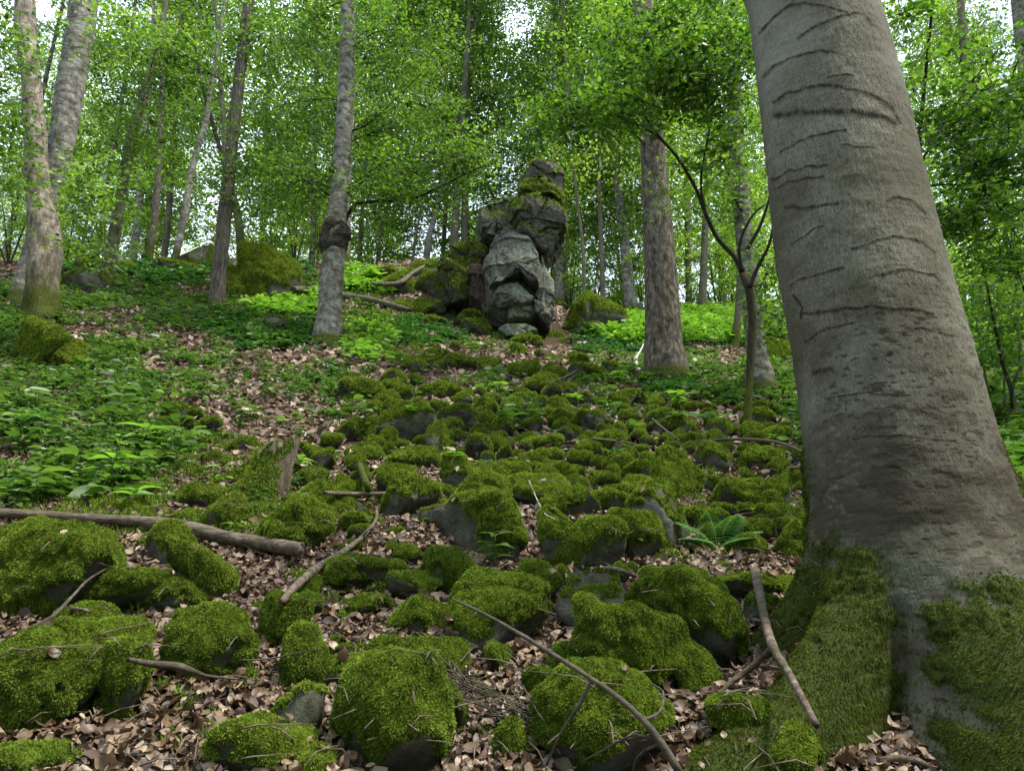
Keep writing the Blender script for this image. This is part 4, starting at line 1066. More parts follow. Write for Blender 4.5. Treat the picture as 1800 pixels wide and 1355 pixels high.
tree('maple_tree', 'greenish fork stemmed tree just right of the rough barked leaning tree', [(428,440,15),(418,380,14),(402,320,13),(396,260,11),(390,180,9),(386,120,7)], 'bark_far', seed=9, flare=1.1, side=.35, extra=[[(402,320,10,20),(380,240,8,20),(350,130,6,20),(340,60,4,20)],[(396,255,7,20),(410,180,5,20),(418,120,4,20)]], clusters=[pxc(440,350,19,60,50,900)], size=.09)
tree('beech_tree', 'pale grey beech with a dark burl, standing left of centre on the herb slope', [(573,604,46),(578,560,42),(584,480,40),(589,415,38),(596,340,31),(602,260,29),(607,180,28),(610,90,27),(612,0,26)], 'bark_beech', seed=10, flare=1.18, lump=.05, sides=28, mossh=.12,
     knobs=[(587,418,52,0),(598,300,31,0)], extra=[[(603,400,6,12.4),(622,362,7,12.2),(660,354,5.5,12),(720,350,4.5,11.8),(760,335,3.5,11.6),(820,305,2.5,11.4),(880,280,1.5,11.2)],[(622,362,5,12.2),(612,330,4.5,12),(603,270,4,11.8),(598,215,3,11.7),(585,180,2,11.6)],[(604,232,4,12),(640,222,3,11.9),(690,180,2,11.8),(740,130,1.5,11.7)],[(590,350,4,12),(540,320,3,11.9),(500,300,2,11.8)]],
     clusters=[pxc(700,90,12,110,70,2600),pxc(720,220,11.8,110,50,2200),pxc(760,300,11.6,100,35,1700),pxc(690,345,11.6,90,24,1200),pxc(510,330,12,90,36,1500),pxc(520,210,12.2,90,60,2000),pxc(540,80,12.4,80,60,1600),pxc(830,270,11.4,60,36,1000),pxc(640,30,12,80,40,1000)], size=.07, twigs=True)
tree('larch_tree', 'stout tree with scaly brown bark and a mossy foot, right of the rock pinnacle', [(1172,668,76),(1166,600,66),(1163,520,60),(1158,430,54),(1153,350,48),(1148,270,42),(1141,170,38),(1134,70,36),(1128,-10,35)], 'bark_flaky', seed=11, flare=1.15, lump=.06, sides=36, mossh=.16,
     clusters=[pxc(1050,120,9.8,90,60,1300),pxc(960,190,9.8,80,40,1000),pxc(1050,40,9.6,90,40,700),pxc(1230,60,9.6,70,60,900)], size=.07)
tree('beech_tree', 'grey beech with flared mossy foot standing behind the slender forked tree', [(1338,690,46),(1330,620,34),(1322,540,34),(1314,460,33),(1305,380,30),(1298,290,28),(1292,200,26),(1289,100,25),(1286,0,24)], 'bark_beech', seed=12, flare=1.3, lump=.05, sides=26, mossh=.14,
     extra=[[(1312,440,8,9.6),(1335,400,6,9.5),(1352,350,4,9.4),(1358,300,3,9.3)],[(1303,370,6,9.6),(1285,330,4,9.6),(1280,280,3,9.6)]],
     clusters=[pxc(1270,60,9.2,90,60,1100),pxc(1370,560,9,30,50,500),pxc(1350,470,9,50,50,700),pxc(1250,330,9.4,70,60,1000)], size=.065)
tree('sapling_tree', 'slender forked mossy tree in the scree, directly left of the big beech', [(1313,770,15),(1316,700,13),(1320,620,13),(1323,560,14),(1318,510,15),(1305,478,14)], 'bark_dark', seed=13, flare=1.15, lump=.12, sides=14, mossh=.3, ext=0, side=.3,
     extra=[[(1305,478,11,7.3),(1290,450,9,7.3),(1262,420,8,7.3),(1242,380,7,7.2),(1222,330,6,7.1),(1185,270,5,7.0),(1140,230,4,6.9),(1080,205,3,6.8),(1000,200,1.5,6.7)],[(1185,270,4,7.0),(1140,215,3.5,6.9),(1128,170,3,6.9),(1135,110,2,6.8),(1150,50,1.5,6.8)],
            [(1318,505,9,7.3),(1332,470,7,7.3),(1352,430,5,7.2),(1362,380,4,7.1),(1372,330,3,7.0)],[(1242,380,5,7.2),(1232,320,4,7.1),(1245,240,3,7.0),(1260,160,2,7.0)],[(1305,478,6,7.3),(1300,430,5,7.2),(1322,380,4,7.1),(1345,360,3,7.1)]],
     clusters=[pxc(1140,150,6.8,110,50,1500),pxc(1070,200,6.7,90,24,700),pxc(1230,130,6.8,80,60,1000),pxc(1290,210,6.9,50,50,500),pxc(1190,60,6.7,90,50,800),pxc(980,215,6.7,70,26,420),pxc(1300,60,6.8,40,60,400),pxc(1250,290,7,50,26,260),pxc(1100,95,6.8,70,30,350)], leaf='leaf_near', size=.062, six=True, per=24, srad=.24, twigs=True, limbs=False)
tree('beech_tree', 'dark thin trunk standing between the scaly barked tree and the grey beech behind it', [(1290,612,15),(1297,560,13),(1300,500,12),(1300,420,11),(1298,330,9)], 'bark_far', seed=14, flare=1.2, mossh=.5, clusters=[pxc(1290,380,14,60,60,900)], size=.08)
# the trees whose leaves hang in on the right, beyond the big trunk
tree('beech_tree', 'tree at the top right corner of the photo with a pale smooth stem', [(1830,560,34),(1820,330,30),(1808,150,28),(1796,40,27),(1790,-20,26)], 'bark_beech', Yb=9.5, Yt=9.2, seed=15, flare=1.2, clusters=[pxc(1720,240,8,90,60,1300),pxc(1760,380,8,80,60,1200),pxc(1680,100,8,80,60,800),pxc(1790,120,8,60,90,700)], size=.07)
tree('young_beech', 'leafy young beech whose bright branches reach out behind the right side of the big trunk', [(1560,720,14),(1570,600,12),(1590,450,10),(1610,300,8),(1625,150,6)], 'bark_dark', Yb=7.5, Yt=6.6, seed=16, flare=1.1, ext=2,
     extra=[[(1600,320,5,6.8),(1660,215,3.5,6.6),(1720,130,2,6.4),(1780,60,1,6.2)],[(1600,330,5,6.8),(1680,325,3.5,6.6),(1740,345,3,6.4),(1790,420,2,6.3)]],
     clusters=[pxc(1640,120,6.4,60,70,500),pxc(1690,210,6.3,90,40,800),pxc(1740,290,6.3,80,40,800),pxc(1700,380,6.4,80,36,700),pxc(1770,180,6.3,60,50,500),pxc(1600,40,6.4,50,50,300),pxc(1770,440,6.5,50,50,500)], leaf='leaf_near', size=.062, six=True, per=24, srad=.26, twigs=True, limbs=False)
tree('sapling_tree', 'thin dark forked sapling right of the big trunk, nearest of the saplings there', [(1776,766,8),(1781,720,8),(1778,685,8),(1762,640,6),(1750,580,5),(1740,530,4)], 'bark_dark', seed=17, flare=1.1, ext=.5, sides=8, extra=[[(1778,685,5,8),(1790,650,4,8),(1800,640,3,8)],[(1750,585,3,8),(1735,560,2,8),(1722,530,2,8)]], clusters=[pxc(1745,560,7.6,60,60,650),pxc(1770,620,7.6,50,50,350),pxc(1720,600,7.8,40,60,300)], leaf='leaf_near', size=.06, per=24, srad=.3, limbs=False)
tree('sapling_tree', 'small crooked sapling close to the right edge of the big trunk', [(1730,745,5),(1737,700,5),(1732,660,4),(1722,600,3)], 'bark_far', seed=18, flare=1.1, ext=.3, sides=8, clusters=[pxc(1712,560,8.4,36,60,380)], leaf='leaf_near', size=.06, per=24, srad=.3, limbs=False)
tree('sapling_tree', 'upright sapling between the forked one and the crooked one', [(1763,755,5),(1766,700,4),(1764,640,4)], 'bark_far', seed=19, flare=1.1, ext=.3, sides=8, clusters=[pxc(1760,500,9,60,50,600)], leaf='leaf_mid', size=.06, per=24, srad=.3, limbs=False)
tree('sapling_tree', 'grey sapling at the right edge of the photo', [(1800,700,8),(1796,640,7),(1790,580,7),(1787,520,6),(1788,460,5)], 'bark_far', Yb=11, seed=20, flare=1.1, ext=1, sides=8, clusters=[pxc(1770,450,10,60,50,800),pxc(1700,480,10,50,50,600)], leaf='leaf_far', size=.075)
# distant trunks along and beyond the crest
FAR = [((235,440,14),(243,380,13),(248,300,12),'thin far trunk between the two left ridge trees'),
 ((290,440,12),(296,380,11),(300,300,10),'straight far trunk just left of the bent ridge tree'),
 ((548,478,12),(550,420,11),(551,340,10),'thin brown trunk close on the left of the burled beech'),
 ((607,495,13),(609,440,12),(612,360,11),'dark trunk half hidden by the right side of the burled beech'),
 ((630,476,9),(634,420,8),(640,330,7),'very thin trunk right of the burled beech'),
 ((722,466,5),(730,420,5),(742,360,4),'thin leaning stem on the crest, leftmost of those before the pale sky gap'),
 ((745,462,12),(753,425,12),(764,380,10),'thicker leaning trunk on the crest before the pale sky gap'),
 ((795,455,15),(798,420,15),(802,360,13),'left one of the two grey trunks just left of the pinnacle'),
 ((815,446,12),(816,410,12),(817,360,11),'right one of the two grey trunks just left of the pinnacle'),
 ((985,520,18),(984,470,18),(982,400,16),'stout far trunk right behind the pinnacle'),
 ((1026,505,7),(1024,430,6),(1012,330,5),'thin bent stem above the boulder right of the pinnacle'),
 ((1060,535,9),(1057,430,8),(1052,300,7),'tall thin pale stem between the pinnacle and the scaly barked tree'),
 ((1112,542,24),(1104,490,20),(1098,430,17),'old far trunk with a flared foot left of the scaly barked tree'),
 ((1211,562,11),(1210,480,11),(1208,380,10),'far trunk just right of the scaly barked tree'),
 ((1234,577,15),(1236,500,14),(1240,400,12),'second far trunk right of the scaly barked tree'),
 ((655,470,7),(668,420,6),(684,350,5),'faint curved stem beyond the crest right of the burled beech'),
 ((165,470,9),(178,400,8),(190,320,8),'faint far trunk left of the slim leaning ridge tree'),
 ((1720,560,16),(1712,400,15),(1700,200,14),'far trunk in the bright leaves right of the big beech')]
rf = np.random.default_rng(8)
for i, (a, b, c, lab) in enumerate(FAR):
    Yq = [24, 25, 22, 19, 25, 22.5, 22.5, 22, 23, 22, 19.5, 20, 20.5, 22, 20.5, 27, 25, 24][i]
    gg = at(a[0], a[1], Yq); top = at(c[0], c[1], Yq); dx = (c[0] - a[0]) / (a[1] - c[1])
    pts = [a, b, c, (c[0] + dx * 150, c[1] - 150, c[2] * .85), (c[0] + dx * 300, c[1] - 330, c[2] * .7)]
    cr = Vector((top.x + rf.normal() * .6, top.y + rf.uniform(0, 2), gz(gg.x, gg.y) + rf.uniform(2.0, 3.4)))
    tree('forest_tree', lab, pts, 'bark_far' if i % 3 else 'bark_beech', Yb=Yq, seed=30 + i, flare=1.25 if i != 12 else 1.5, ext=5, sides=12, side=.1,
         share=(CROWN[i % 5], cr, rf.uniform(0, 6.28), (rf.uniform(.8, 1.0), rf.uniform(.8, 1.0), rf.uniform(.75, 1.0))))
# the wood beyond, whose trunks merge
SPOT = []
for k in range(400):
    if len(SPOT) >= 44: break
    Yq = rf.uniform(25, 50); x = rf.uniform(-.74, .74) * Yq
    if abs(x / Yq + .405) < .055 or abs(x / Yq + .005) < .04: continue
    if all((x - a) ** 2 + (Yq - b) ** 2 > 14 for a, b in SPOT): SPOT.append((x, Yq))
base_tree = []
for i, (x, y) in enumerate(SPOT):
    z = gz(x, y); t = root('forest_tree', (x, y, z), 'tall leafy tree deep in the wood beyond the crest, one of many alike', 'tree', 'trees deep in the wood beyond the crest')
    a = Acc(); ln = rf.normal() * .6
    a.tube([Vector((0, 0, -.3)), Vector((ln * .1, 0, 3)), Vector((ln * .5, 0, 9)), Vector((ln, 0, 17))], [rf.uniform(.09, .2), .11, .09, .04], 10, .6, .08, i)
    a.build('trunk', M['bark_far'], t)
    o = link('crown', CROWN[i % 5], t, (ln * .5, 0, rf.uniform(1.0, 3.5))); o.rotation_euler = (0, 0, rf.uniform(0, 6.28)); q = rf.uniform(.85, 1.15); o.scale = (q, q, rf.uniform(.85, 1.1))
# the same wood stands beside and behind the viewer and keeps the low light off the ground
for i, (x, y) in enumerate([(-9, 3), (-12, -5), (-6, -8), (0, -10), (6, -9), (12, -4), (11, 5), (-16, 9), (15, 12), (-3, -15), (5, -16), (-13, -14), (14, -13), (-19, 1), (19, 2), (-5, -5), (9, -1.5), (-8, -1), (3, -5), (-10, -20), (9, -21), (0, -22), (-20, -8), (20, -8), (-3, -9), (17, 6)]):
    z = gz(x, y); t = root('forest_tree', (x, y, z), 'tall leafy tree of the wood beside and behind the viewer', 'tree', 'trees beside and behind the viewer')
    a = Acc(); a.tube([Vector((0, 0, -.3)), Vector((.1, 0, 3)), Vector((.2, .1, 9)), Vector((.4, 0, 17))], [.24, .17, .13, .05], 12, .4, .08, i)
    a.build('trunk', M['bark_beech'], t)
    o = link('crown', CROWN[i % 5], t, (0, 0, 1.6)); o.rotation_euler = (0, 0, i * 1.3); o.scale = (1.15, 1.15, .6)
# leafy shrubs and saplings along the crest
SH = [(120,430,20),(60,470,19),(210,445,22),(480,430,21),(520,440,20),(560,450,22),(660,465,24),(700,440,27),(780,440,25),(850,440,24),(1000,470,22),(1040,520,22),(1090,500,24),(1060,440,24),(1130,520,21),(1220,530,24),(1260,540,22),(1300,520,22),(1340,520,18),(1390,500,16),(1200,480,28),(1700,520,20),(1740,500,24),(1790,520,24),(1660,480,22),(1720,420,22),(960,420,23),(20,440,16),(1270,440,24)]
for i, (px, py, Yq) in enumerate(SH):
    p = at(px, py, Yq); z = gz(p.x, p.y); t = root('leafy_shrub', (p.x, p.y, z), 'bright green leafy shrub on the crest among the far trunks', 'shrub', 'leafy shrubs along the crest')
    a = Acc()
    for k in range(4):
        e = Vector((rf.normal() * .5, rf.normal() * .5, 2.2)); a.tube([Vector((0, 0, -.1)), e * .5 + Vector((0, 0, .1)), e], [.025, .016, .006], 5, .3, .1, k)
    a.build('stems', M['bark_dark'], t)
    o = link('crown', SHRUB[i % 3], t, (0, 0, .15)); o.rotation_euler = (0, 0, rf.uniform(0, 6.28)); q = rf.uniform(.8, 1.3) * Yq / 22; o.scale = (q, q, q * rf.uniform(.7, 1.2))
# ------------------------------------------------------------------ what lies on the ground
off = 0; FF = []
for v_, f_ in zip(BV_V, BV_F): FF.append(np.asarray(f_) + off); off += len(v_)
_V = np.concatenate(BV_V); _F = np.concatenate(FF)
_keep = (_V[_F][:, :, 1].max(1) < 60) & (np.abs(_V[_F][:, :, 0]).max(1) < 45)
_F = _F[_keep]
ng = len(BV_F[0])
is_ground = np.nonzero(_keep)[0] < ng
used = np.unique(_F); mp = np.zeros(len(_V), int); mp[used] = np.arange(len(used))
BVH = BVHTree.FromPolygons(_V[used].tolist(), mp[_F].tolist(), all_triangles=True)
def surf(px, py):
    a, b, _ = ray(px, py); d = Vector((float(a), 1, float(b))).normalized()
    h = BVH.ray_cast(Vector((0, 0, 0)), d)
    return h[0] if h[0] is not None else ground(px, py)
def down(x, y):
    h = BVH.ray_cast(Vector((x, y, 40)), Vector((0, 0, -1)))
    return h

# fallen leaves
RL = np.random.default_rng(21)
def litter(y0, y1, dens, size, on_rock):
    ar = .74 * (y1 ** 2 - y0 ** 2); n = int(ar * dens)
    y = np.sqrt(RL.uniform(y0 ** 2, y1 ** 2, n)); x = RL.uniform(-.76, .76, n) * y
    k = int(n * .38)                             # and on past the edges of the view
    y2 = np.sqrt(RL.uniform(y0 ** 2, y1 ** 2, k)); x2 = RL.uniform(.76, 1.45, k) * y2 * RL.choice([-1, 1], k); x = np.concatenate([x, x2]); y = np.concatenate([y, y2])
    P, N = [], []
    for a, b in zip(x, y):
        p, nn, i, _d = down(a, b)
        if p is None: continue
        if not is_ground[i] and (nn.z < .75 or RL.random() > on_rock): continue
        P.append(p[:]); N.append(nn[:])
    return np.array(P), np.array(N)
def dead_leaves(P, N, size, fine, lift):
    n = len(P)
    tilt = .40 if fine else .4
    nn = N + RL.normal(size=(n, 3)) * tilt; nn /= np.linalg.norm(nn, axis=1, keepdims=True)
    ax = np.cross(nn, RL.normal(size=(n, 3))); ax /= np.linalg.norm(ax, axis=1, keepdims=True); sd = np.cross(nn, ax)
    L = (size * np.clip(np.exp(RL.normal(size=n) * .38), .4, 2.0))[:, None]; W = L * RL.uniform(.24, .38, (n, 1))
    P = P + N * (RL.uniform(.002, lift, (n, 1)))
    c = np.clip(.50 + RL.normal(size=n) * .25 + .12 * fbm(P * 1.5, 2, 90), 0, 1)
    if not fine:
        V = np.stack([P - ax * L * .5, P - sd * W + nn * L * .1, P + ax * L * .5 + nn * L * .12, P + sd * W + nn * L * .08], 1).reshape(-1, 3)
        return V, np.arange(n)[:, None] * 4 + [0, 1, 2, 3], np.repeat(c, 4)
    curl = RL.normal(size=(n, 1)) * .42; fold = RL.uniform(-.45, .7, (n, 1)); tw = RL.normal(size=(n, 1)) * .45
    rows = []
    for t, w_ in ((-.5, .12), (-.25, .85), (.0, 1.0), (.26, .78), (.5, .06)):
        z = curl * (t * t) * 2.2 * L
        for s in (-1, 0, 1):
            rows.append(P + ax * L * t * (1 - .2 * abs(curl)) + sd * (W * w_ * s) + nn * (z + abs(s) * fold * W * w_ + s * tw * t * W) + RL.normal(size=(n, 3)) * L * .035)
    V = np.stack(rows, 1).reshape(-1, 3); b = np.arange(n)[:, None] * 15; Fs = []
    for r in range(4):
        for k in range(2):
            q = r * 3 + k; Fs.append(b + [q, q + 1, q + 4, q + 3])
    cc = np.repeat(c, 15) + RL.normal(size=n * 15) * .05
    return V, np.concatenate(Fs), np.clip(cc, 0, 1)
LV, LF, LC, o_ = [], [], [], 0
for (y0, y1, dn, sz, onr, fine, lf) in ((1.8, 3.4, 3300, .037, .04, True, .04), (3.4, 6.2, 1800, .040, .04, True, .035), (6.2, 10, 560, .066, .03, False, .04), (10, 18, 210, .085, .05, False, .05), (18, 27, 45, .12, .05, False, .05)):
    P, N = litter(y0, y1, dn, sz, onr)
    a, b, c = dead_leaves(P, N, sz, fine, lf)
    LV.append(a); LF.append(b + o_); LC.append(c); o_ += len(a)
ll = link('leaf_litter', np_mesh('leaf_litter', np.concatenate(LV), LF, {'c': np.concatenate(LC)}, False, [M['dead']]))
tag(ll, 'dry brown beech leaves covering the ground between the stones', None, None, 'stuff')

# ------------------------------------------------------------------ herbs
def herb_mesh(P, hgt, nl, size, seed, six=True):
    """leafy plants: every one a stem with leaves spread round its upper half"""
    r_ = np.random.default_rng(seed); n = len(P)
    h = hgt * r_.uniform(.5, 1.4, n); i = np.repeat(np.arange(n), nl); m = n * nl
    lean = r_.normal(size=(n, 3)) * .18; lean[:, 2] = 1
    t = r_.uniform(.35, 1.0, m)
    Q = P[i] + lean[i] * (h[i] * t)[:, None]
    az = r_.uniform(0, 6.28, m); up = r_.uniform(-.35, .45, m) * (1.3 - t)
    ax = np.stack([np.cos(az), np.sin(az), up], 1); ax /= np.linalg.norm(ax, axis=1, keepdims=True)
    nn = r_.normal(size=(m, 3)) * .42; nn[:, 2] += 1
    sd = np.cross(nn, ax); sd /= np.linalg.norm(sd, axis=1, keepdims=True); nn = np.cross(ax, sd)
    pf = np.clip(np.exp(r_.normal(size=n) * .4), .4, 2.0)[i]; L = (size * pf * r_.uniform(.6, 1.3, m))[:, None]; W = L * (r_.uniform(.12, .32, n)[i])[:, None]
    Q = Q + ax * L * .25
    c = np.clip(.5 + np.repeat(r_.normal(size=n) * .15, nl) + r_.normal(size=m) * .13 + .15 * fbm(Q * .8, 2, 60), 0, 1)
    vs = [Q, Q + ax * L * .3 - sd * W + nn * L * .06, Q + ax * L * .7 - sd * W * .8 + nn * L * .03, Q + ax * L - nn * L * .12, Q + ax * L * .7 + sd * W * .8 + nn * L * .03, Q + ax * L * .3 + sd * W + nn * L * .06]
    V = np.stack(vs, 1).reshape(-1, 3); b = np.arange(m)[:, None] * 6
    Fa = [np.concatenate([b + [0, 1, 2, 3], b + [0, 3, 4, 5]])]
    # stems
    w_ = .0025 + .0006 * P[:, 1] * .5; T = P + lean * h[:, None]; e = np.array([1., 0, 0])
    SV = np.stack([P - e * w_[:, None], P + e * w_[:, None], T], 1).reshape(-1, 3)
    return np.concatenate([V, SV]), Fa + [np.arange(len(SV)).reshape(-1, 3) + len(V)], np.concatenate([np.repeat(c, 6), np.full(len(SV), .25)])
def scatter_px(poly, n, seed, clump=0., far=0.0):
    r_ = np.random.default_rng(seed); xs_ = [p[0] for p in poly]; ys_ = [p[1] for p in poly]; out = []; tr = 0
    while len(out) < n and tr < n * 12:
        tr += 1
        x, y = r_.uniform(min(xs_), max(xs_)), r_.uniform(min(ys_), max(ys_))
        if far and r_.random() > ((max(ys_) - y) / (max(ys_) - min(ys_))) ** far + .25: continue
        if not inpoly(x + r_.normal() * 30, y + r_.normal() * 16, poly): continue
        a, b, _ = ray(x, y); h = BVH.ray_cast(Vector((0, 0, 0)), Vector((float(a), 1, float(b))).normalized())
        if h[0] is not None and not is_ground[h[2]] and x > 1400 and h[0].y < 4.2: h = (ground(x, y),)
        elif h[0] is None or not is_ground[h[2]]: continue
        if clump and float(fbm(np.array([[h[0].x * .9, h[0].y * .9, 3.3]]), 3, 44)[0]) < r_.normal() * .25 - clump * .0 + (clump - .5): continue
        out.append(h[0][:])
    return np.array(out)
def cover(name, label, mat, parts):
    Vs, Q4, Q3, C, o = [], [], [], [], 0
    for (poly, n, hgt, nl, size, seed, clump, far) in parts:
        P = scatter_px(poly, n, seed, clump, far)
        if len(P) == 0: continue
        V, Fl, c = herb_mesh(P, hgt, nl, size, seed)
        Vs.append(V); Q4.append(Fl[0] + o); Q3.append(Fl[1] + o); C.append(c); o += len(V)
    ob = link(name, np_mesh(name, np.concatenate(Vs), Q4 + Q3, {'c': np.concatenate(C)}, False, [M[mat]]))
    tag(ob, label, None, None, 'stuff')
cover('herb_cover', 'green woodland herbs carpeting the left slope', 'herb', [
  ([(-420,540),(-40,500),(200,500),(370,500),(540,540),(560,600),(640,640),(700,690),(600,735),(470,750),(380,770),(250,840),(-40,900),(-420,920)], 2600, .14, 10, .058, 1, .62, 0),
  ([(-400,500),(-40,480),(540,480),(560,620),(400,640),(-400,640)], 2500, .14, 10, .07, 2, .5, 0),
  ([(-40,690),(300,690),(330,820),(200,880),(-40,900)], 70, .26, 9, .10, 3, .6, 0),
  ([(560,560),(760,560),(900,640),(720,760),(560,640)], 200, .13, 9, .07, 4, .6, 0),
  ([(700,640),(1100,640),(1150,780),(800,780)], 120, .12, 9, .065, 5, .6, 0),
  ([(1000,590),(1420,620),(1420,720),(1250,700),(1000,650)], 620, .12, 10, .075, 6, .5, 0),
  ([(1120,660),(1420,680),(1420,830),(1200,790)], 260, .12, 9, .065, 7, .55, 0),
  ([(1400,575),(2150,575),(2150,840),(1440,800)], 3300, .18, 11, .085, 8, .3, 0),
  ([(380,480),(620,490),(880,560),(760,600),(560,560)], 260, .12, 9, .08, 9, .55, 0),
  ([(200,860),(420,830),(640,860),(600,960),(420,940)], 40, .08, 7, .055, 10, .5, 0),
])
cover('bright_herb_cover', 'bright yellow green herbs beyond the pinnacle and along the crest', 'herb_bright', [
  ([(1040,548),(1440,550),(1440,610),(1180,612),(1080,590)], 2300, .30, 10, .12, 11, .3, 0),
  ([(600,474),(720,478),(690,500),(600,520)], 180, .18, 10, .13, 12, .3, 0),
  ([(1690,780),(2000,760),(2000,900),(1740,870)], 480, .22, 12, .085, 13, .4, 0),
  ([(1440,545),(2000,545),(2000,640),(1440,625)], 1700, .25, 10, .12, 14, .3, 0),
  ([(440,520),(560,520),(560,560),(440,560)], 300, .18, 9, .10, 16, .4, 0),
  ([(600,560),(680,560),(700,640),(600,640)], 140, .16, 9, .08, 17, .5, 0),
])
cover('dark_herb_cover', 'dark glossy ground cover in patches on the litter slope, plus an added ridge strip', 'leaf_dark', [
  ([(700,560),(820,560),(820,600),(700,610)], 300, .10, 10, .08, 18, .4, 0),
  ([(1010,590),(1180,600),(1170,625),(1020,625)], 420, .12, 10, .085, 19, .3, 0),
  ([(360,550),(560,560),(560,620),(380,610)], 500, .11, 10, .08, 20, .4, 0),
  ([(1130,670),(1220,680),(1220,700),(1130,700)], 120, .09, 10, .07, 21, .2, 0),
  ([(90,452),(560,448),(560,505),(90,505)], 330, .11, 9, .10, 22, .35, 0),  # herbs added along the ridge to darken its brightly sunlit litter
])
# moss creeping over the soil
def creep():
    polys = [([(560,640),(1420,640),(1420,960),(1200,1000),(600,880)], 90, .08), ([(0,780),(420,760),(600,900),(300,960),(0,900)], 300, .07), ([(0,1000),(1400,1000),(1600,1350),(0,1350)], 30, .05), ([(600,480),(1000,560),(1000,640),(600,640)], 120, .10)]
    Vs, Fs, C, o = [], [], [], 0; r_ = np.random.default_rng(31)
    for poly, n, sz in polys:
        P = scatter_px(poly, n, 31 + n, .5)
        for p in P:
            k = 90; q = r_.normal(size=(k, 2)) * sz * .6; L = .012 * (p[1] / 3) ** .75
            z = H(q[:, 0] + p[0], q[:, 1] + p[1]) + .012 + .03 * np.exp(-(q ** 2).sum(1) / (sz * .5) ** 2)
            B = np.stack([q[:, 0] + p[0], q[:, 1] + p[1], z], 1); d = r_.normal(size=(k, 3)) * .5; d[:, 2] += .8
            t = r_.normal(size=(k, 3)); t /= np.linalg.norm(t, axis=1, keepdims=True); w_ = L * .45
            Vs.append(np.stack([B - t * w_, B + t * w_, B + d * L * 1.6], 1).reshape(-1, 3)); Fs.append(np.arange(3 * k).reshape(-1, 3) + o); o += 3 * k
            cc = np.clip(.45 + r_.normal(size=k) * .2, 0, 1); C.append(np.stack([cc * .5, cc * .5, cc], 1).ravel())
    ob = link('ground_moss', np_mesh('ground_moss', np.concatenate(Vs), np.concatenate(Fs), {'c': np.concatenate(C)}, False, [M['moss']]))
    tag(ob, 'thin green moss creeping over the soil between the stones', None, None, 'stuff')
creep()

# ------------------------------------------------------------------ single plants
def leaf_blade(a, base, ax, nn, L, W, c):
    """one ovate leaf, folded along its midrib and drooping to the tip"""
    ax = ax.normalized(); sd = nn.cross(ax).normalized(); nn = ax.cross(sd)
    rows = []; n = 6
    for k in range(n + 1):
        t = k / n; w_ = W * math.sin(math.pi * min(1, t * 1.02) ** .8) * (1 - .25 * t); dr = -.28 * t * t * L
        m = base + ax * (L * t) + nn * dr
        rows += [m - sd * w_ + nn * w_ * .25, m, m + sd * w_ + nn * w_ * .25]
    V = np.array([v[:] for v in rows]); Fa = []
    for k in range(n):
        for j in range(2): q = k * 3 + j; Fa.append([q, q + 1, q + 4, q + 3])
    a.add(V, [np.array(Fa)], np.full(len(V), c))
def seedling(px, py, hpx, lpx, label, tiers=2, n=4, seed=1, mat='herb', name='seedling', cat='plant', wr=.24):
    r_ = np.random.default_rng(seed); p = surf(px, py) ; s = float(ray(px, py)[2]) * p.y / F
    t = root(name, p, label, cat); h = hpx * s; L = lpx * s
    b = Acc(); top = Vector((r_.normal() * .08 * h, r_.normal() * .08 * h, h)); b.tube([Vector((0, 0, -.02)), top * .5, top], [.0035 * p.y / 3.5, .003 * p.y / 3.5, .0015 * p.y / 3.5], 6, .03, 0, 1); b.build('stem', M['stem'], t)
    for k in range(tiers):
        a = Acc(); z = 1 - .32 * k
        for j in range(n):
            an = (j + .5 * k) * 6.283 / n + r_.normal() * .2; u = r_.uniform(.05, .4)
            ax = Vector((math.cos(an), math.sin(an), u)); leaf_blade(a, top * z + ax * L * .08, ax, Vector((r_.normal() * .15, r_.normal() * .15, 1)), L * r_.uniform(.75, 1.15), L * wr, .5 + r_.normal() * .14 + .1 * (k == 0))
        a.build('leaves', M[mat], t, attr='c', shade=True)
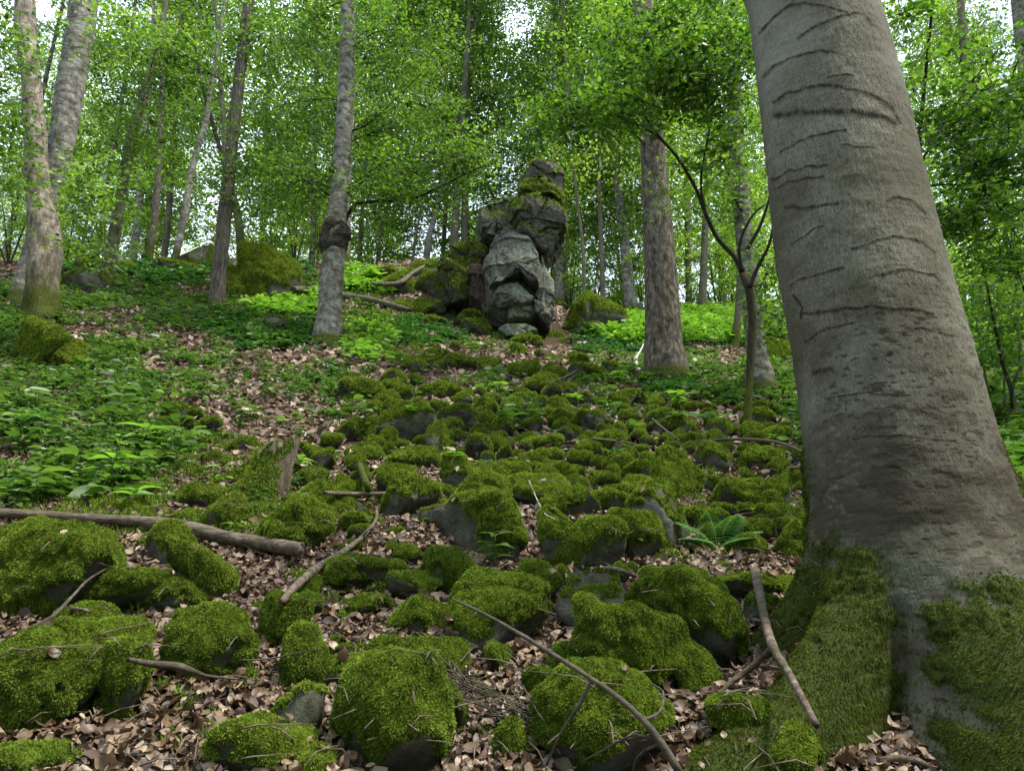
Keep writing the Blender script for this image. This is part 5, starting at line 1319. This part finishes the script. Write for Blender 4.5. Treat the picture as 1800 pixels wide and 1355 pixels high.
SD = [(868,1000,58,42,'seedling with whorled green leaves standing in front of the central boulder',3,4,'herb'),(1112,965,26,30,'small seedling on the round topped boulder right of the central boulder',2,4,'herb'),
 (525,835,28,34,'bright seedling in the litter just right of the mossy stump',2,4,'herb_bright'),(235,888,26,40,'broad leaved seedling on the flat mossy stone behind the log',2,4,'herb_bright'),
 (195,865,60,48,'leafy herb with bright tips left of the mossy stump',3,4,'herb_bright'),(255,800,46,44,'bright yellow green herb on the left among darker herbs',3,4,'herb_bright'),
 (60,890,60,60,'broad leaved herb at the left edge above the fallen log',3,4,'herb'),(130,850,50,52,'large leaved herb left of the bright tipped one',3,4,'herb'),(30,800,70,52,'tall herb at the far left edge of the photo',3,4,'herb'),
 (800,815,20,24,'bright little seedling at the upper left end of the long mossy ridge',2,4,'herb_bright'),(900,765,34,30,'leafy plant in the scree above the long mossy ridge',3,4,'herb'),(270,870,18,26,'dark herb behind the fallen log near its middle',2,4,'herb'),
 (440,745,30,28,'herb with broad leaves among the stones left of the dark boulder',3,4,'herb'),(500,985,12,26,'low dark leaves under the broken end of the log',1,5,'herb'),(1325,915,18,22,'tiny plant above the fern beside the block with a dark hollow',2,4,'herb'),
 (1010,715,20,20,'light green seedling at the upper end of the scree',2,5,'herb_bright'),(720,735,18,18,'fresh seedling near the dark boulder top',2,5,'herb_bright'),(878,690,18,18,'fresh green seedling left of the small square stone foot',2,5,'herb_bright'),
 (1085,675,22,20,'bright fern like seedling right of the dark flat rock',3,5,'herb_bright'),(1190,715,26,22,'bright leafy plant at the mossy foot of the scaly barked tree',3,6,'herb_bright'),(640,750,40,22,'leafy nettle like plant left of the dark boulder',5,4,'herb'),(1190,745,20,24,'seedling below the scaly barked tree in the litter',2,4,'herb'),
 (560,960,10,20,'tiny dark leaved plant at the left end of the loaf shaped rock',2,4,'herb')]
for i, (px, py, h_, l_, lab, ti, n_, m_) in enumerate(SD): seedling(px, py, h_, l_, lab, ti, n_, 50 + i, m_)
def fern(px, py, lpx, fr, label, seed=1, lift=.5):
    r_ = np.random.default_rng(seed); p = surf(px, py); s = float(ray(px, py)[2]) * p.y / F; t = root('fern', p, label, 'fern')
    for (az, el_, ln) in fr:
        a = Acc(); L = lpx * s * ln; az = math.radians(az); el_ = math.radians(el_)
        d = Vector((math.cos(az) * math.cos(el_), math.sin(az) * math.cos(el_), math.sin(el_))); side = d.cross(Vector((0, 0, 1))).normalized(); pts = []
        for k in range(25):
            u = k / 24; pts.append(d * (L * u) + Vector((0, 0, .10 * L * min(1, u * 5) - .30 * L * u * u)))
        for k in range(3, 25):
            u = k / 24; w_ = L * .30 * math.sin(math.pi * min(1, .12 + u * .88)) ** .7
            for sg in (-1, 1):
                ax = side * sg + d * .35 + Vector((0, 0, -.12)); leaf_blade(a, pts[k], ax, Vector((0, -.25, 1)), max(w_, L * .02), L * .022, .5 + r_.normal() * .12)
        a.tube([pts[0], pts[8], pts[16], pts[24]], [.002, .0018, .0014, .0006], 5, .05, 0, 1, att=.4)
        a.build('frond', M['fern'], t, attr='c', shade=False)
fern(1262, 968, 108, [(170,42,1.05),(200,25,.8),(45,50,1.1),(95,66,.9),(10,32,.95),(330,28,.7)], 'green fern between the bare faced boulder and the big beech', 1)
fern(930, 735, 66, [(100,75,1.1),(170,35,.9),(60,60,.8),(20,30,.6)], 'fern growing out of the upper scree', 2)
fern(845, 825, 40, [(30,50,.9),(150,40,.9),(90,60,.8),(200,20,.6)], 'dark fern at the back of the long mossy ridge', 3)
fern(1080, 800, 36, [(20,40,.9),(160,40,.9),(80,60,.7)], 'small fern tucked between stones right of the ridge', 4)
fern(1250, 740, 60, [(10,30,.8),(170,30,.9),(80,45,.8),(210,20,.7)], 'fern left of the slender forked tree foot', 5)
fern(20, 760, 90, [(-20,35,1.),(20,45,.9),(150,30,.8),(70,60,.8)], 'fern at the left edge of the herb slope', 6)
fern(300, 640, 60, [(0,35,1.),(50,45,.9),(150,30,.8),(100,60,.8)], 'fern in the middle of the herb slope', 7)

# ------------------------------------------------------------------ fallen wood
def spath(path, k, gnd=False):
    out, rr = [], []
    for q in path:
        px, py, w_ = q[:3]; kk = q[3] if len(q) > 3 else k
        p = (ground if gnd else surf)(px, py) * kk; out.append(p); rr.append(msize(w_, px, py, p.y) / 2)
    return out, rr
def fallen(name, cat, label, path, mat, side=(), k=.975, lump=.15, sides=12, moss=.0, step=.03, smooth_y=True, gnd=False):
    P, R = spath(path, k, gnd)
    if smooth_y:                     # a stick is stiff: let it bridge the hollows
        ys_ = np.array([p.y for p in P]); n = len(ys_); t_ = np.linspace(0, 1, n); c = np.polyfit(t_, ys_, min(2, n - 1)); fit = np.polyval(c, t_)
        sh = min(0, float((ys_ - fit).min()))
        P = [p * ((f + max(sh, -.12) * .8) / p.y) for p, f in zip(P, fit)]
    base = P[len(P) // 2].copy()
    a = Acc(); a.tube([p - base for p in P], R, sides, step, lump, int(path[0][0]), st=(.3, 1, 1)); V = np.concatenate(a.V); rw = float(np.mean(R)); V = V + (fbm((V + 5) * [.25, 1, 1] / rw * .5, 4, 3)[:, None] * .35 + fbm((V + 9) * [.2, 1, 1] / rw * 2, 2, 4)[:, None] * .16) * rw * (V - V.mean(0)) / (np.linalg.norm(V - V.mean(0), axis=1, keepdims=True) + 1e-9) * [.3, 1, 1]
    nr = (len(V) - 2) // sides
    for e_, s_ in ((0, -1), (nr - 1, 1)):       # broken ends
        i_ = slice(e_ * sides, e_ * sides + sides); ax = V[(nr - 1) * sides:nr * sides].mean(0) - V[(nr - 3) * sides:(nr - 2) * sides].mean(0) if s_ > 0 else V[:sides].mean(0) - V[2 * sides:3 * sides].mean(0)
        V[i_] += ax / (np.linalg.norm(ax) + 1e-9) * (vnoise(np.stack([np.arange(sides) * .9, np.full(sides, path[0][0]), np.full(sides, 0)], 1), 6)[:, None] * R[0 if s_ < 0 else -1] * 1.1)
    a.V = [V]; a.A = [np.full(len(V), moss)]; a.F = [[f for fl in a.F for f in fl]]
    o = a.build(name, M[mat], None, (0, 0, 0)); o.location = base; tag(o, label, cat)
    for sp in side:
        j = sp[0]; q = [P[j]]
        for (px, py, w_) in sp[1:]: q.append(at(px, py, q[-1].y * (surf(px, py).y * .97 / q[-1].y) ** .3))
        b = Acc(); b.tube([p - base for p in q], [R[j] * .6] + [msize(w_, px, py, q[1].y) / 2 for (px, py, w_) in sp[1:]], 6, .03, .1, 3); b.build('twig', M[mat], o)
    return o
fallen('fallen_log', 'log', 'weathered fallen log lying across the left side behind the mossy boulders', [(-60,898,16),(60,905,17),(180,912,17),(260,918,20),(330,928,25),(400,945,24),(470,956,25),(536,968,25)], 'log_wood', k=.965, sides=24, step=.02)
fallen('fallen_branch', 'branch', 'curved brown branch on the leaves between the log end and the loaf shaped rock', [(495,1058,11),(520,1030,14),(555,1000,15),(600,972,12),(635,945,8),(660,915,6),(662,892,5)], 'log_wood', k=.97, side=[(4,(648,930,3),(690,915,2))])
fallen('fallen_branch', 'branch', 'pale brown stick lying level behind the capped stone', [(570,866,7),(620,868,8),(680,868,8)], 'log_wood', k=.975)
fallen('forked_branch', 'branch', 'barky forked grey branch leaning in the hollow left of the big beech', [(1326,1002,15),(1336,1045,17),(1345,1090,15),(1358,1135,16),(1385,1180,13),(1412,1230,13),(1436,1275,12)], 'log_wood', k=.93, side=[(3,(1330,1165,12),(1290,1195,11),(1256,1222,9))], smooth_y=True)
fallen('long_branch', 'branch', 'long thin dark branch slanting down to the bottom edge across the moss boulders', [(798,1054,4),(850,1078,5),(915,1115,7),(985,1158,8),(1040,1193,9),(1090,1228,10),(1130,1265,11),(1162,1305,13),(1198,1362,14)], 'dead_twig', k=.90,
   side=[(4,(1018,1240,8),(990,1280,5),(960,1345,4)),(7,(1118,1290,5),(1075,1310,4),(1020,1340,3)),(7,(1120,1330,4),(1110,1370,3)),(6,(1160,1250,5),(1165,1215,5),(1140,1200,3))])
fallen('thin_branch', 'branch', 'long thin branch lying level below the slender forked tree', [(1040,770,3),(1090,776,4),(1150,785,5),(1210,777,5),(1290,772,5),(1360,776,4),(1415,795,4)], 'dead_twig', k=.97)
fallen('thin_branch', 'branch', 'thin crossing branch leaning down to the level one from the upper left', [(1130,720,3),(1160,748,4),(1195,775,4)], 'dead_twig', k=.97)
fallen('fallen_branch', 'branch', 'brown branch stub pointing left beside the big beech', [(1335,832,9),(1365,826,9),(1400,822,5),(1425,823,4)], 'log_wood', k=.96)
fallen('bleached_branch', 'branch', 'crooked bleached branch beside the foot of the scaly barked tree', [(1122,618,4),(1117,632,7),(1122,648,8),(1134,658,5)], 'pale_wood', k=.97, side=[(1,(1128,612,3),(1131,604,2))])
fallen('mossy_stick', 'stick', 'short mossy stick standing upright in the litter', [(648,895,16,.99),(652,872,15,.965),(644,850,13,.945),(632,818,12,.93)], 'log_wood', moss=.55, smooth_y=False)
fallen('thin_branch', 'branch', 'dark stick across the mossy boulder with a grey edge, lower left', [(225,1158,6),(262,1166,12),(320,1172,13),(360,1187,6),(420,1193,4)], 'dead_twig', k=.95)
fallen('thin_branch', 'branch', 'grey twig running from the left edge down past the big cushion', [(0,1130,3),(40,1108,5),(90,1085,7),(125,1050,5),(160,1015,4),(215,985,3)], 'dead_twig', k=.95)
fallen('thin_branch', 'branch', 'short stick jutting from the low mossy rock at the left', [(112,1068,7),(150,1072,7),(158,1074,6)], 'log_wood', k=.95)
fallen('thin_branch', 'branch', 'thin arching twig in the litter below the round mossy ball', [(420,1160,3),(470,1158,3),(520,1148,3),(560,1140,2)], 'dead_twig', k=.97)
fallen('thin_branch', 'branch', 'stick half buried in the litter right of the central boulder', [(1065,998,8),(1090,1002,9),(1115,1012,7)], 'log_wood', k=.97)
fallen('thin_branch', 'branch', 'small twig on the mossy stone in front of the smooth dome', [(1232,1145,3),(1252,1165,5),(1270,1178,5)], 'dead_twig', k=.95)
fallen('thin_branch', 'branch', 'little stick at the very bottom edge left of the beech root', [(1545,1335,8),(1580,1332,12),(1612,1336,12),(1640,1350,7)], 'log_wood', k=.97)
fallen('thin_branch', 'branch', 'dark crooked branch on the slope left of the pinnacle', [(650,498,6),(680,500,8),(705,496,9),(725,480,6),(745,468,4)], 'log_wood', k=.98)
fallen('fallen_log', 'log', 'dark rotten log lying behind the burled beech', [(515,508,10),(550,512,16),(590,520,18),(650,528,14),(720,545,8)], 'bark_far', k=.985, moss=.3)
fallen('fallen_log', 'log', 'thin dark log lying in the bright herbs right of the scaly barked tree', [(1195,597,7),(1230,600,8),(1280,606,6)], 'bark_dark', k=.985)
fallen('fallen_log', 'log', 'rotten dark log at the right edge below the herbs', [(1768,864,22),(1800,874,30),(1850,884,34)], 'bark_far', k=.97, moss=.35, gnd=True)
fallen('thin_branch', 'branch', 'stick lying on the litter slope right of the dark flat rock', [(965,672,3),(990,664,4),(1012,652,3)], 'dead_twig', k=.98)
fallen('thin_branch', 'branch', 'thin twig curling over the face of the central boulder', [(930,845,2),(945,880,2),(960,905,2),(975,912,2)], 'pale_wood', k=.97, smooth_y=False)
# heap of thin twigs
a = Acc(); rt = np.random.default_rng(77)
for k in range(46):
    x, y = rt.uniform(790, 950), 0; y = 1195 + (x - 790) * .42 + rt.normal() * 13; an = .42 + rt.normal() * .35; ln = rt.uniform(50, 150)
    pts = []
    for u in (-.5, 0, .5):
        px, py = x + ln * u * math.cos(an), y + ln * u * math.sin(an) + rt.normal() * 4; pts.append(surf(px, py) * rt.uniform(.955, .985))
    yb = np.mean([p.y for p in pts]); pts = [p * (.6 + .4 * yb / p.y) for p in pts]
    a.tube(pts, [.0028, .0024, .0009], 4, .04, .1, k)
hp = a.build('twig_heap', M['dead_twig']); tag(hp, 'tangle of thin brown twigs in the leaf litter at the bottom centre', None, None, 'stuff')
# loose twigs all over the litter
a = Acc()
for k in range(190):
    px, py = rt.uniform(0, 1450), 1355 - 560 * rt.random() ** 1.5; p = surf(px, py)
    an = rt.uniform(0, 3.14); ln = rt.uniform(.06, .22); d = Vector((math.cos(an), math.sin(an), .25 * math.sin(an))) * ln
    q = p * .985; e = q + d; e.z = max(e.z, gz(e.x, e.y) + .02)
    a.tube([q - d * .3 + Vector((0, 0, .012)), q + Vector((0, 0, rt.uniform(.01, .04))), e], [.0028, .0024, .0008], 4, .06, .1, k)
hp = a.build('loose_twigs', M['dead_wood']); tag(hp, 'small dry twigs strewn over the leaf litter', None, None, 'stuff')
# the broken mossy stump
def stump():
    p = ground(455, 872); s = float(ray(455, 872)[2]) * p.y / F; t = root('tree_stump', p, 'short broken mossy tree stump leaning right, left of the large round boulder', 'tree stump')
    r = 36 * s; h = 104 * s; nth, nz = 90, 60; th = np.linspace(0, 6.2832, nth, endpoint=False); TH, Z = np.meshgrid(th, np.linspace(-.1, 1, nz))
    D = np.stack([np.cos(TH), np.sin(TH), Z], -1).reshape(-1, 3)
    top = .86 + .16 * vnoise(np.stack([np.cos(th) * 4, np.sin(th) * 4, th * 0], 1), 4) + .10 * np.cos(th - .6)
    zz = Z * top[None]; rr = r * (1.25 - .35 * np.clip(Z, 0, 1)) * (1 + .14 * fbm(D * np.array([3, 3, 1.2]), 3, 5).reshape(Z.shape) + .05 * fbm(D * np.array([12, 12, 2]), 2, 6).reshape(Z.shape))
    V = np.stack([rr * np.cos(TH) + .30 * h * zz, rr * .8 * np.sin(TH) + .1 * h * zz, h * zz], -1).reshape(-1, 3)
    # hollow top: the wall turns inside
    id_ = np.arange(nz * nth).reshape(nz, nth); inner = V[id_[-1]] * 1.0; c = inner.mean(0); inner2 = c + (inner - c) * .62 - [0, 0, .10 * h]; V = np.concatenate([V, inner2, [c - [0, 0, .3 * h]]])
    b = nz * nth + np.arange(nth)
    Q = np.concatenate([np.stack([id_[:-1], np.roll(id_[:-1], -1, 1), np.roll(id_[1:], -1, 1), id_[1:]], -1).reshape(-1, 4), np.stack([id_[-1], np.roll(id_[-1], -1), np.roll(b, -1), b], 1)])
    T3 = np.stack([b, np.roll(b, -1), np.full(nth, len(V) - 1)], 1)
    wm = np.clip(.55 + .9 * fbm(V * 9, 2, 7) - .5 * (V[:, 0] > .30 * V[:, 2] + r * .5), 0, 1)
    link('wood', np_mesh('wood', V, [Q, T3], {'moss': wm}, True, [M['dead_wood']]), t)
    T = np.concatenate([Q[:-nth][:, [0, 1, 2]], Q[:-nth][:, [0, 2, 3]]]); m = fbm(V * 9, 2, 7) + .42 - .9 * (V[:, 0] > .30 * V[:, 2] + r * .85)
    on = (m[T] > 0).all(1); B1, B2, B3 = blades(V, T[on], 16000, .016, 8, droop=.8, base_c=.58)
    link('moss', np_mesh('moss', B1, B2, {'c': B3}, True, [M['moss']]), t)
stump()
